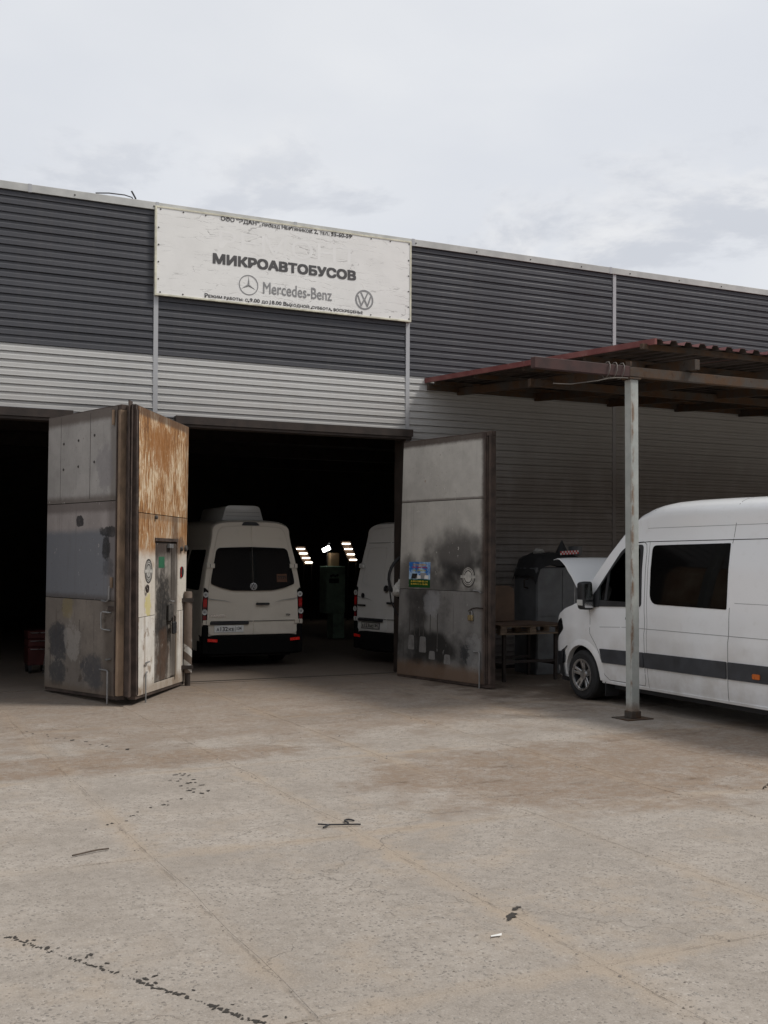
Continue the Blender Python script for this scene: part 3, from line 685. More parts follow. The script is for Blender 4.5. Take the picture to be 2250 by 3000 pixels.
put('padlock', slab(.80, .95, .86, 1.04, .11, .15), 'ink', parent=wk, bev=.012)
put('hasp', MB().tube([(.82, .12, 1.03), (.82, .125, 1.10), (.88, .125, 1.13), (.93, .125, 1.10), (.93, .12, 1.03)], .011, 8), 'steel_brown', parent=wk, smooth=True)
put('door_closer', slab(.86, 1.05, 2.13, 2.19, .063, .10), 'steel_grey', parent=wk)
put('sticker', slab(1.14, 1.42, 1.84, 2.0, .0502, .052), 'decal_green', parent=wk)
def decal(put, parent, x, z, r, y, s, squash=1.):
    for k, (a, b, m_) in enumerate(((0, 1., 'decal_pale'), (.88, 1.04, 'decal_dark'), (.52, .62, 'decal_dark'), (.74, .80, 'decal_dark'))):
        prof = [(r * b, s * y), (r * b, s * (y + .0012 + .0006 * k)), (max(r * a, .001), s * (y + .0012 + .0006 * k)), (max(r * a, .001), s * y)]
        mb = MB().lathe(prof, 28, 'y', (0, 0, 0), close=True)
        for i, q in enumerate(mb.v): mb.v[i] = (q[0] + x, q[1], q[2] + z)
        if parent is None: parent = put('decal', mb, m_)
        else: put('decal_print', mb, m_, parent=parent)
    mb = MB().box(x - r * 1.12, x + r * 1.12, *sorted((s * (y + .002), s * (y + .0044))), z - r * .13, z + r * .13); put('decal_print', mb, 'decal_pale', parent=parent)
    return parent
decal(put, None, 1.90, 1.80, .165, .0562, 1)
rf = put('reflector', MB().lathe([(.085, .056), (.085, .07), (.05, .078)], 20, 'y', (.27, 0, 1.765)), 'ink')
put('reflector_lens', MB().prism([(.355, 1.68), (.355, 1.85), (.31, 1.84), (.31, 1.69)], .0705, .074, 'y'), 'red_lens', parent=rf)
for x, z, r_ in ((.10, 2.13, .05), (.33, 2.12, .035), (1.62, 2.56, .03)):
    put('bracket', MB().lathe([(r_, .056), (r_, .085), (r_ * .6, .095)], 10, 'y', (x, 0, z)), 'decal_dark')
put('ring', MB().tube([(2.02 + .045 * math.cos(a * .7), .08, 1.56 + .05 * math.sin(a * .7)) for a in range(10)], .012, 6), 'steel_brown', smooth=True)
put('latch', MB().tube([(2.10, .085, .54), (1.95, .09, .55)], .012, 8), 'steel_grey', smooth=True)
put('bolt_rod', MB().tube([(2.03, .085, .40), (2.09, .085, .38), (2.09, .085, -.08)], .012, 8), 'steel_grey', smooth=True)
# hanging striped counterweight tube on the jamb
m, t = mat('stripe_tube', .75)
p = t.node('ShaderNodeTexCoord').outputs['Object']; x, y, z = t.sep(p)
f = t.ss(t.m('SINE', t.m('ADD', t.m('MULTIPLY', z, 26.), t.m('MULTIPLY', x, 22.))), -.1, .25)
f = t.m('MULTIPLY', f, t.m('MULTIPLY', t.ss(z, .75, .62), t.ss(t.noise(p, 12, 4, .6), .32, .5)))
t.put(t.b.inputs['Base Color'], t.mix(f, t.mix(t.noise(p, 9, 5, .7), (.07, .05, .04), (.20, .15, .115)), (.55, .54, .51)))
hp = thing('gate_hinge_post', 'short brown post with white stripes at the hinge of the rusty leaf', 'post', (.455, -.36, 0))
link('post_tube', MB().lathe([(.062, .20), (.066, .21), (.066, 1.44), (.055, 1.46)], 14, 'z').mesh('t', True), 'stripe_tube', hp)
link('post_foot', MB().lathe([(.045, -.02), (.045, .20)], 12, 'z').mesh('t', True), 'steel_brown', hp)
for z in (.26, 1.30): link('strap', MB().box(-.12, .07, -.072, .07, z, z + .06).mesh(), 'steel_brown', hp)
# --- right leaf of the middle bay
lc, put, slab = leaf('gate_leaf', 'grey gate leaf with black soot marks and a colourful poster, standing open on the right', (4.12, -.40), (4.545, -2.72), -1, 2.36, .0, .024, 3.945, (.17, .0), .06, ('edge_dark', 'edge_dark'))
put('panel', slab(.0, 2.235, 2.925, 3.925, .048, .056), 'leaf_c_top')
put('panel', slab(.0, 2.235, 1.484, 2.916, .047, .055), 'leaf_c_mid')
put('panel', slab(.0, 2.235, .045, 1.476, .048, .056), 'leaf_c_low')
put('edge_angle', slab(2.24, 2.265, .06, 3.86, .048, .085), 'edge_dark', bev=.004)
put('edge_angle', slab(2.275, 2.29, .06, 3.86, .03, .07), 'edge_dark')
put('bolt_rod', MB().tube([(2.0, -.085, .56), (2.12, -.085, .56), (2.14, -.085, .54), (2.14, -.085, -.02)], .012, 8), 'steel_grey', smooth=True)
put('latch', MB().tube([(1.98, -.085, 1.50), (2.12, -.085, 1.49), (2.17, -.085, 1.46)], .012, 8), 'steel_grey', smooth=True)
put('chain', MB().tube([(1.86, -.075, 1.18), (1.95, -.08, 1.22), (2.05, -.08, 1.235), (2.2, -.08, 1.23)], .010, 6), 'steel_brown', smooth=True)
pk = put('padlock', slab(1.86, 1.97, 1.03, 1.12, .06, .10), 'brass', bev=.008)
put('shackle', MB().tube([(1.88, -.08, 1.11), (1.88, -.08, 1.165), (1.915, -.08, 1.185), (1.95, -.08, 1.165), (1.95, -.08, 1.11)], .009, 8), 'steel_grey', parent=pk, smooth=True)
decal(put, None, 1.82, 1.71, .165, .0562, -1)
leaf_mat('stencil', (.20, .195, .19), [('noise', (9, .5, .7), (.12, .115, .11), .8)])
for x, z, w_, h_ in ((.37, .60, .17, .24), (.68, .58, .19, .26), (.93, .42, .17, .14), (1.32, .38, .17, .16)):
    o = put('stencil_mark', MB().prism(rpoly([(x - w_ / 2, z - h_ / 2), (x + w_ / 2, z - h_ / 2), (x + w_ * .4, z + h_ / 2), (x - w_ * .4, z + h_ / 2)], .03, 3), -.0562, -.0570, 'y'), 'stencil')
for x, z0, z1 in ((.30, .75, 1.15), (.44, .72, 1.2), (.58, .72, 1.22), (.68, .72, 1.05), (.86, .8, 1.08), (1.05, .55, 1.1)):
    put('paint_run', slab(x, x + .022, z0, z1, .0562, .0568), 'decal_dark')
# poster
m, t = mat('poster_print', .4)
p = t.node('ShaderNodeTexCoord').outputs['Object']; x, y, z = t.sep(p)
n = t.noise(p, 6, 4, .6)
c = t.mix(t.ss(n, .42, .6), (.02, .16, .52), (.45, .62, .78))
c = t.mix(t.ss(t.m('ADD', z, t.m('MULTIPLY', n, .05)), 1.69, 1.66), c, (.010, .075, .016))
t.put(t.b.inputs['Base Color'], c)
PX, PXW = .55, .54
po = put('poster', slab(PX - .29, PX + .29, 1.512, 1.93, .0563, .058), 'poster_print')
for k, col in enumerate(((.55, .30, .03), (.40, .01, .04), (.45, .40, .03), (.6, .42, .06))): simple('poster_ink%d' % k, col, .05, 9, .5)
def ptxt(s, z, h, wd, m_, bold):
    me = fit_text(text_mesh(s, 1., bold), -wd / 2, wd / 2, h)
    for v in me.vertices: v.co = Vector((PX + v.co.x, -.0592 - v.co.z * .2, z + v.co.y))
    put('lettering', me, m_, parent=po)
ptxt('УСТАНОВКА', 1.885, .030, .38, 'poster_ink0', .03); ptxt('ГБО (МЕТАН)', 1.838, .036, .42, 'poster_ink1', .04); ptxt('НА ДИЗЕЛЬ', 1.79, .032, .36, 'poster_ink2', .03)
ptxt('8-902-388-85-14', 1.612, .028, .46, 'poster_ink3', .03); ptxt('8-904-411-16-06', 1.568, .028, .46, 'poster_ink3', .03)
for x, wd, h_, m_ in ((-.14, .17, .085, 'ink'), (.10, .20, .095, 'ink_light'), (-.03, .14, .055, 'white_plate'), (.19, .12, .06, 'white_plate')):
    put('vehicle_print', MB().prism(rpoly([(PX + x - wd / 2, 1.655), (PX + x + wd / 2, 1.655), (PX + x + wd * .46, 1.655 + h_), (PX + x - wd * .36, 1.655 + h_)], .012, 2), -.0583, -.0592 - .0003 * (wd < .18), 'y'), m_, parent=po)

# ================================================================ CANOPY
def tin():
    m, t = mat('canopy_red', .5, 0, .4); p = worldpos(t)
    c = t.mix(t.ss(t.noise(p, 2.5, 5, .6), .35, .7), (.15, .036, .034), (.21, .075, .066))
    t.put(t.b.inputs['Base Color'], t.mix(t.ss(t.noise(p, 11, 4, .7), .6, .75, 0, .5), c, (.30, .22, .19)))
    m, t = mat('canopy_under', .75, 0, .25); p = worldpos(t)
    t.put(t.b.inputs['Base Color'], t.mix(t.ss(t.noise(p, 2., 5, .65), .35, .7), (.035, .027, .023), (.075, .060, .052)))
    m, t = mat('beam_rust', .8, 0, .3); p = worldpos(t)
    c = t.mix(t.ss(t.noise(p, 3., 6, .7), .38, .62), (.068, .058, .050), (.085, .045, .022))
    t.put(t.b.inputs['Base Color'], t.mix(t.ss(t.noise(p, 9, 4, .7), .58, .7), c, (.05, .03, .02))); bump(t, t.noise(p, 20, 4, .7), .4, .01)
    m, t = mat('post_paint', .55, 0, .4); p = t.node('ShaderNodeTexCoord').outputs['Object']; x, y, z = t.sep(p)
    n = t.noise(p, 4, 6, .7); ps = t.scale(p, (1, 1, .35))
    c = t.mix(t.ss(n, .35, .7), (.34, .36, .345), (.44, .455, .43))
    e = t.m('MULTIPLY', t.ss(t.m('ADD', t.m('ABSOLUTE', t.m('ADD', x, .055)), t.m('ABSOLUTE', t.m('ADD', y, .055))), .05, .0), t.ss(t.noise(ps, 6, 5, .7), .46, .6))
    ru = t.m('MAXIMUM', e, t.m('MAXIMUM', t.ss(t.m('ADD', z, t.m('MULTIPLY', n, .25)), .42, .12), t.ss(t.m('ADD', z, t.m('MULTIPLY', n, .5)), 4.42, 4.62)))
    ru = t.m('MAXIMUM', ru, t.ss(t.noise(ps, 5, 6, .72), .66, .72))
    c = t.mix(ru, c, t.mix(t.noise(p, 15, 4, .7), (.085, .04, .022), (.24, .14, .07)))
    t.put(t.b.inputs['Base Color'], c); bump(t, t.m('ADD', t.m('MULTIPLY', ru, .5), t.noise(p, 30, 3, .7)), .25, .006)
tin()
cn = thing('canopy', 'lean-to canopy of dark red corrugated sheet on rusty beams over the parked van', 'canopy', (4.555, -6.055, 0))
off = Vector((4.555, -6.055, 0))
def cput(nm, mb, m_, parent=cn, smooth=False, bev=0):
    me = mb.mesh(nm, smooth)
    me.transform(Matrix.Translation(-off))
    if bev: bevel(me, bev, 1)
    return link(nm, me, m_, parent)
CS = lambda y: 5.095 + .058 * y           # sheet height (valleys) over y (negative out from the wall)
# corrugated sheets
PW = .235
for k in range(18):
    x0 = 4.78 + k * PW * 4; mbs = MB(); prof = []
    n = 4
    for q in range(n):
        xx = x0 + q * PW
        prof += [(xx, 0.), (xx + .028, .048), (xx + .105, .048), (xx + .133, 0.)]
    prof.append((x0 + n * PW - .004, 0.))
    if k == 0: prof = [(x0 + .02, -.0), (x0 + .028, .048)] + prof[2:]
    ye = -6.19 + rs.uniform(-.02, .02); dz = .0015 * (k % 2)
    N = len(prof); th = .0022
    vs = []
    for yy in (-.03, ye):
        for a in prof: vs.append((a[0], yy, CS(yy) + a[1] + dz))
    for yy in (-.03, ye):
        for a in prof: vs.append((a[0], yy, CS(yy) + a[1] + dz - th))
    fs = [(i, i + 1, N + i + 1, N + i) for i in range(N - 1)]; mi = [0] * len(fs)
    fs += [(2 * N + i, 3 * N + i, 3 * N + i + 1, 2 * N + i + 1) for i in range(N - 1)]; mi += [1] * (N - 1)
    fs += [(N + i, N + i + 1, 3 * N + i + 1, 3 * N + i) for i in range(N - 1)] + [(i, 2 * N + i, 2 * N + i + 1, i + 1) for i in range(N - 1)]; mi += [0] * (2 * N - 2)
    fs += [(0, N, 3 * N, 2 * N), (N - 1, 3 * N - 1, 4 * N - 1, 2 * N - 1)]; mi += [0, 0]
    me = bpy.data.meshes.new('sheet'); me.from_pydata(vs, [], fs); me.polygons.foreach_set('material_index', mi)
    me.transform(Matrix.Translation(-off))
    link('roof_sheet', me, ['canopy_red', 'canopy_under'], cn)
# edge strip along the left side
cput('edge_strip', MB().add([(4.775, -.02, CS(-.02) - .03), (4.775, -6.2, CS(-6.2) - .022), (4.775, -6.2, CS(-6.2) + .052), (4.775, -.02, CS(-.02) + .052), (4.812, -.02, CS(-.02) - .03), (4.812, -6.2, CS(-6.2) - .022), (4.812, -6.2, CS(-6.2) + .0545), (4.812, -.02, CS(-.02) + .0545)],
     [(0, 1, 2, 3), (4, 7, 6, 5), (0, 4, 5, 1), (3, 2, 6, 7), (1, 5, 6, 2), (0, 3, 7, 4)]), 'canopy_red')
# post
POST = .122
pt = MB().box(-POST / 2, POST / 2, -POST / 2, POST / 2, .02, 4.262)
for i, q in enumerate(pt.v): pt.v[i] = (q[0] - .03 * q[2] / 4.2, q[1], q[2])
pm = pt.mesh('post'); bevel(pm, .010, 2); link('post', pm, 'post_paint', cn)
cput('base_plate', MB().box(off.x - .20, off.x + .20, off.y - .16, off.y + .17, -.004, .012), 'beam_rust')
cput('base_socket', MB().box(off.x - .075, off.x + .075, off.y - .075, off.y + .075, .012, .10), 'beam_rust', bev=.006)
cput('post_cap', MB().box(off.x - .115, off.x + .06, off.y - .08, off.y + .08, 4.264, 4.285), 'beam_rust')
# main beam, rafters, purlins
def channel(nm, a, b, wdt, hgt, m_='beam_rust', **k):     # box member between two points (bottom centre line)
    a, b = Vector(a), Vector(b); dd = (b - a); s_ = Vector((-dd.y, dd.x, 0)).normalized() * wdt / 2; h_ = Vector((0, 0, hgt))
    vs = [a - s_, a + s_, a + s_ + h_, a - s_ + h_, b - s_, b + s_, b + s_ + h_, b - s_ + h_]
    return cput(nm, MB().add(vs, [(0, 1, 2, 3), (4, 7, 6, 5), (0, 4, 5, 1), (1, 5, 6, 2), (2, 6, 7, 3), (3, 7, 4, 0)]), m_, **k)
simple('beam_maroon', (.05, .022, .020), .35, 5, .7, bmp=.3)
channel('stub_beam', (3.05, -6.05, 4.30), (4.47, -6.05, 4.292), .09, .135, 'beam_maroon', bev=.004)
channel('main_beam', (4.472, -6.05, 4.30), (21.5, -6.05, 4.30), .09, .12, bev=.004)
channel('middle_beam', (5.0, -3.0, 4.62), (21.5, -3.0, 4.62), .08, .12, bev=.004)
channel('wall_beam', (4.80, -.10, 4.93), (21.5, -.10, 4.93), .06, .10)
for x in (5.45, 7.08, 8.72, 10.35, 12.0, 13.6, 15.2, 16.9, 18.5, 20.2):
    channel('rafter', (x, -.05, 4.885), (x, -6.22, 4.44), .08, .13, bev=.004)
for y in (-6.03, -4.6, -3.05, -1.6, -.25):
    channel('purlin', (4.70 if y < -6 else 4.86, y, CS(y) - .072), (21.5, y, CS(y) - .072), .06, .066)
channel('brace', (4.5, -6.02, 4.44), (5.42, -5.2, 4.60), .06, .06)
cw = MB()
for k in range(3):
    cx = 4.14 + .11 * k + (k == 3) * -.04
    cw.tube([(cx + .02 * math.sin(a), -6.05 + .075 * math.cos(a), 4.36 + .105 * math.sin(a)) for a in [q * .63 for q in range(11)]], .006, 6)
cw.tube([(4.42, -6.12, 4.27), (4.25, -6.14, 4.26), (4.1, -6.15, 4.24), (3.95, -6.13, 4.20), (3.7, -5.9, 4.17), (3.55, -5.75, 4.19)], .006, 6)
cput('wire_coil', cw, 'wire', smooth=True)

# ================================================================ VANS
def lerp_tab(tab, v):
    if v <= tab[0][0]: return tab[0][1]
    for (a, p), (b, q) in zip(tab, tab[1:]):
        if v <= b: 
            s_ = (v - a) / (b - a); return p + (q - p) * s_
    return tab[-1][1]
WZ = [(.28, .925), (.36, .945), (.50, .965), (.80, .978), (1.02, .985), (1.08, .975), (1.30, .968), (1.42, .955), (1.86, .888), (2.2, .812), (2.27, .792), (2.45, .762), (2.9, .70)]
def make_profiles(yr):
    ZT = [(yr - .01, 2.695), (yr + .10, 2.735), (yr + .9, 2.765), (-2.0, 2.79), (-1.5, 2.775), (-1.2, 2.735), (-1.0, 2.665), (-.85, 2.575), (-.70, 2.455), (-.45, 2.185), (-.10, 1.76), (.10, 1.49), (.17, 1.425), (.25, 1.392), (.5, 1.325), (.70, 1.24), (.83, 1.145), (.90, 1.04), (.95, .86), (.975, .70), (.985, .60)]
    PY = [(yr - .01, .972), (yr + .015, .985), (yr + .06, .997), (yr + .15, 1.), (-.1, 1.), (.25, .985), (.5, .955), (.7, .905), (.83, .83), (.90, .77), (.95, .70), (.985, .58)]
    return ZT, PY
class Van:
    def __init__(s, wb):
        s.wb = wb; s.yr = -(wb + 1.22); s.ZT, s.PY = make_profiles(s.yr)
    def zt(s, y): return lerp_tab(s.ZT, y)
    def zs(s, y):
        z = s.zt(y); dz = lerp_tab([(-1.2, .0), (-.9, .24), (.05, .16), (.2, .075), (.9, .07)], y)
        return min(2.46, z - dz) if y > -1.2 else min(2.46, z - .12)
    def hw(s, y, z): return lerp_tab(WZ, z) * lerp_tab(s.PY, y)
    def nn(s, y): return lerp_tab([(-1.3, 3.7), (-.8, 2.7)], y)
    def lean(s, y, z):                      # the tail leans forward above the waist
        return max(0., z - 1.40) * .13 * max(0., min(1., 1 - (y - s.yr) / .6))
    def top(s, x, y):                       # height of the top skin
        zs, zt = s.zs(y), s.zt(y); wv = s.hw(y, zs); a = min(abs(x) / wv, 1.); n = s.nn(y)
        return zs + (zt - zs) * (1 - a ** n) ** (1 / n)
    def body(s):
        ys = [s.yr, s.yr + .015, s.yr + .04, s.yr + .1, s.yr + .2, -s.wb - .7, -s.wb - .4, -s.wb, -s.wb + .4, -s.wb + 1., -2.4, -1.9] + [-1.6 + .075 * k for k in range(23)] + [.1, .16, .2, .27] + [.32 + .06 * k for k in range(8)] + [.8, .84, .88, .91, .935, .96, .985]
        ys = sorted(set(round(y, 4) for y in ys)); NS, NT_ = 30, 13; V_ = []; F_ = []
        for y in ys:
            zs, zt = s.zs(y), s.zt(y); ring_ = []
            lo = .28 if y < .82 else .40
            for k in range(NS + 1):
                z = lo + (zs - lo) * k / NS; ring_.append((s.hw(y, z), z))
            wv = s.hw(y, zs); n = s.nn(y)
            for k in range(1, NT_ + 1):
                a = math.pi / 2 * k / NT_; ring_.append((wv * max(math.cos(a), 0) ** (2 / n), zs + (zt - zs) * math.sin(a) ** (2 / n)))
            ring_[-1] = (0, zt)
            ln = lambda z: s.lean(y, z)
            full = [(x, y + ln(z), z) for x, z in ring_] + [(-x, y + ln(z), z) for x, z in ring_[-2::-1]]
            V_.append(full)
        n = len(V_[0]); mb = MB()
        vs = [q for r_ in V_ for q in r_]
        fs = [(i * n + k, i * n + k + 1, (i + 1) * n + k + 1, (i + 1) * n + k) for i in range(len(V_) - 1) for k in range(n - 1)]
        fs += [(i * n + n - 1, i * n, (i + 1) * n, (i + 1) * n + n - 1) for i in range(len(V_) - 1)]      # floor
        fs += [tuple(range(n - 1, -1, -1)), tuple((len(V_) - 1) * n + k for k in range(n))]
        return mb.add(vs, fs)
    def side_patch(s, outline, sd, off=.004, th=.012, ncut=14, bevelw=0):
        """outline in (y, z) on the flank; sd -1 left, +1 right"""
        bm = bmesh.new(); bm.faces.new([bm.verts.new((0, p[0], p[1])) for p in outline])
        zz_ = [p[1] for p in outline]; yy_ = [p[0] for p in outline]
        for k in range(1, ncut):
            z = min(zz_) + (max(zz_) - min(zz_)) * k / ncut
            bmesh.ops.bisect_plane(bm, geom=bm.verts[:] + bm.edges[:] + bm.faces[:], plane_co=(0, 0, z), plane_no=(0, 0, 1))
        if max(yy_) > -.2:
            for k in range(1, 10):
                y = min(yy_) + (max(yy_) - min(yy_)) * k / 10
                bmesh.ops.bisect_plane(bm, geom=bm.verts[:] + bm.edges[:] + bm.faces[:], plane_co=(0, y, 0), plane_no=(0, 1, 0))
        for v in bm.verts: v.co.x = sd * (s.hw(v.co.y, v.co.z) + off)
        r_ = bmesh.ops.extrude_face_region(bm, geom=bm.faces[:])
        for v in [g for g in r_['geom'] if isinstance(g, bmesh.types.BMVert)]: v.co.x -= sd * th
        bmesh.ops.recalc_face_normals(bm, faces=bm.faces)
        me = bpy.data.meshes.new('patch'); bm.to_mesh(me); bm.free(); smooth_by_angle(me, 40); return me
    def top_patch(s, x0, x1, y0, y1, off, th, nx=18, ny=14, shrink=None):
        vs = []; fs = []
        for lay in (0, 1):
            for j in range(ny + 1):
                y = y0 + (y1 - y0) * j / ny
                k = shrink(y) if shrink else 1.
                for i in range(nx + 1):
                    x = (x0 + (x1 - x0) * i / nx) * k
                    vs.append((x, y, s.top(x, y) + off - lay * th))
        M = (nx + 1) * (ny + 1)
        for j in range(ny):
            for i in range(nx):
                a = j * (nx + 1) + i; q = (a, a + 1, a + nx + 2, a + nx + 1); fs.append(q); fs.append(tuple(M + z for z in q[::-1]))
        bd = [i for i in range(nx + 1)] + [j * (nx + 1) + nx for j in range(1, ny + 1)] + [ny * (nx + 1) + i for i in range(nx - 1, -1, -1)] + [j * (nx + 1) for j in range(ny - 1, 0, -1)]
        for i in range(len(bd)):
            a, b = bd[i], bd[(i + 1) % len(bd)]; fs.append((a, M + a, M + b, b))
        return MB().add(vs, fs).mesh('top', 40)
def boolean(me, cutters, mats):
    o = bpy.data.objects.new('tmp', me); COL.objects.link(o); cs = []
    for q in mats: me.materials.append(MATS[q])
    for c_ in cutters:
        cm = c_.mesh('cut'); cm.materials.append(MATS[mats[0]]); cm.materials.append(MATS[mats[1]])
        cm.polygons.foreach_set('material_index', [1] * len(cm.polygons))
        co = bpy.data.objects.new('cut', cm); COL.objects.link(co); cs.append(co)
        md = o.modifiers.new('b', 'BOOLEAN'); md.operation = 'DIFFERENCE'; md.object = co; md.solver = 'EXACT'
    bpy.context.view_layer.update()
    out = bpy.data.meshes.new_from_object(o.evaluated_get(bpy.context.evaluated_depsgraph_get()))
    bpy.data.objects.remove(o)
    for c_ in cs: bpy.data.objects.remove(c_)
    if not out.materials:
        for q in mats: out.materials.append(MATS[q])
    smooth_by_angle(out, 32); return out
def wheel(parent, x, y, sd, alloy):
    r = .352
    e = link('wheel', MB().lathe([(.20, -.115), (.235, -.12), (.30, -.122), (.335, -.105), (r, -.075), (r, .075), (.335, .105), (.30, .122), (.235, .12), (.215, .118), (.205, .06), (.20, .0)], 40, 'x', close=True).mesh('tyre', 25), 'rubber', parent, (x, y, r))
    rim = MB(); o = sd
    prof = [(.213, o * .116), (.222, o * .119), (.222, o * .125), (.210, o * .124), (.198, o * .09), (.195, o * -.05), (.02, o * -.055)]
    rim.lathe(prof, 36, 'x', cap0=False)
    rm = link('rim', rim.mesh('rim', 30), 'black_plastic' if alloy else 'steel_grey', e)
    if alloy:
        link('rim_lip', MB().lathe([(.226, o * .120), (.226, o * .129), (.200, o * .127), (.196, o * .105)], 36, 'x', close=True).mesh('lip', 30), 'alloy', e)
        for k in range(5):
            a = 2 * math.pi * k / 5 + .3; mb = MB()
            for da in (-.17, .17):
                p0 = Vector((0, math.cos(a + da * 1.3), math.sin(a + da * 1.3))) * .055; p1 = Vector((0, math.cos(a + da), math.sin(a + da))) * .205
                tn = Vector((0, -math.sin(a), math.cos(a))); h0, h1 = .022, .019
                vs = [p0 - tn * h0, p0 + tn * h0, p1 + tn * h1, p1 - tn * h1]
                xf = [o * .085, o * .085, o * .115, o * .115]
                mb.add([(xf[i], v.y, v.z) for i, v in enumerate(vs)] + [(xf[i] - o * .04, v.y, v.z) for i, v in enumerate(vs)], [(0, 1, 2, 3), (7, 6, 5, 4), (0, 4, 5, 1), (1, 5, 6, 2), (2, 6, 7, 3), (3, 7, 4, 0)])
            link('spoke', bevel(mb.mesh('spoke'), .004, 1), 'alloy', e)
        link('hub_cap', MB().lathe([(.07, o * .06), (.065, o * .098), (.03, o * .104)], 20, 'x').mesh('hub', 30), 'alloy', e)
    else:
        link('hub_cap', MB().lathe([(.10, o * -.05), (.09, o * .05), (.05, o * .07)], 20, 'x').mesh('hub', 30), 'steel_grey', e)
    return e
def van_common(name, label, wb, paint, loc, rz, group, open_hood=False, cab_glass=True, alloy=False):
    v = Van(wb); root = thing(name, label, 'van', loc, rz, group); v.root = root; v.paint = paint
    cuts = []
    for yy in (0, -wb):
        for sd in (-1, 1):
            cuts.append(MB().lathe([(.425, sd * .60), (.425, sd * 1.2)], 40, 'x', (0, yy, .36)))
    if cab_glass:
        cuts.append(MB().prism([(-1.5, .95), (.0, .95), (-.08, 1.30), (-.66, 2.02), (-1.5, 2.08)], -.76, .76, 'x'))
        cuts.append(MB().prism(rpoly([(-.20, 1.42), (-.76, 2.08), (-.88, 2.15), (-1.135, 2.16), (-1.26, 1.42)], .05, 3), -1.2, 1.2, 'x'))
        cuts.append(MB().prism([(-.70, 1.52), (.70, 1.52), (.56, 2.18), (-.56, 2.18)], -.95, .5, 'y'))
    if open_hood:
        cuts.append(MB().prism(rpoly([(-.66, .18), (.66, .18), (.60, .80), (-.60, .80)], .08, 3), .72, 1.6, 'z'))
    body = link('body', boolean(v.body().mesh('body'), cuts, [paint, 'black_plastic']), None, root); v.bodyo = body
    for yy in (0, -wb):
        for sd in (-1, 1):
            wheel(root, sd * .855, yy, sd, alloy)
    # wheel arch lips
    for yy in (0, -wb):
        for sd in (-1, 1):
            out = [(yy + .50 * math.cos(a), .36 + .50 * math.sin(a)) for a in [R(-6 + 8 * k) for k in range(25)]]
            inn = [(yy + .412 * math.cos(a), .36 + .412 * math.sin(a)) for a in [R(186 - 8 * k) for k in range(25)]]
            vs = []; fs = []; N = 25
            inn = inn[::-1]
            for k in range(N):
                for (py, pz), offx in ((out[k], .000), ((.25 * out[k][0] + .75 * inn[k][0], .25 * out[k][1] + .75 * inn[k][1]), .024), (inn[k], .022), (inn[k], -.06)):
                    vs.append((sd * (v.hw(py, max(pz, .3)) + offx), py, pz))
            for k in range(N - 1):
                for j in range(3): fs.append((k * 4 + j, k * 4 + j + 1, (k + 1) * 4 + j + 1, (k + 1) * 4 + j))
            link('wheel_arch', MB().add(vs, fs).mesh('arch', 50), paint, root)
    # chassis
    link('underbody', MB().box(-.78, .78, v.yr + .15, .75, .20, .29).mesh(), 'black_plastic', root)
    for yy in (0, -wb): link('axle', MB().lathe([(.05, -.75), (.05, .75)], 10, 'x', (0, yy, .352)).mesh(), 'black_plastic', root)
    return v
def P(v, nm, me, m_, parent=None):
    return link(nm, me if isinstance(me, bpy.types.Mesh) else me.mesh(nm), m_, parent or v.root)
def seam(v, path, sd, wd=.007, m_='dark_gap', off=.0012):
    """thin dark panel gap following (y, z) points on the flank"""
    vs = []; fs = []; pts = []
    for (a, b) in zip(path, path[1:]):
        L = math.hypot(b[0] - a[0], b[1] - a[1]); n = max(1, int(L / .06))
        pts += [(a[0] + (b[0] - a[0]) * k / n, a[1] + (b[1] - a[1]) * k / n) for k in range(n)]
    pts.append(path[-1]); N = len(pts)
    for i, p in enumerate(pts):
        q = pts[min(i + 1, N - 1)]; r_ = pts[max(i - 1, 0)]; dx, dz = q[0] - r_[0], q[1] - r_[1]; L = math.hypot(dx, dz) or 1
        nx, nz = -dz / L * wd / 2, dx / L * wd / 2
        for s_ in (-1, 1): vs.append((sd * (v.hw(p[0] + s_ * nx, p[1] + s_ * nz) + off), p[0] + s_ * nx, p[1] + s_ * nz))
    for i in range(N - 1): fs.append((2 * i, 2 * i + 1, 2 * i + 3, 2 * i + 2))
    return P(v, 'panel_gap', MB().add(vs, fs), m_)
def roofseam(v, y, wd=.008):
    vs = []; fs = []; n = 30; W_ = v.hw(y, v.zs(y))
    for i in range(n + 1):
        x = -W_ + 2 * W_ * i / n
        for s_ in (-1, 1): vs.append((x, y + s_ * wd / 2, v.top(x, y) + .0015))
    for i in range(n): fs.append((2 * i, 2 * i + 1, 2 * i + 3, 2 * i + 2))
    P(v, 'panel_gap', MB().add(vs, fs), 'dark_gap')

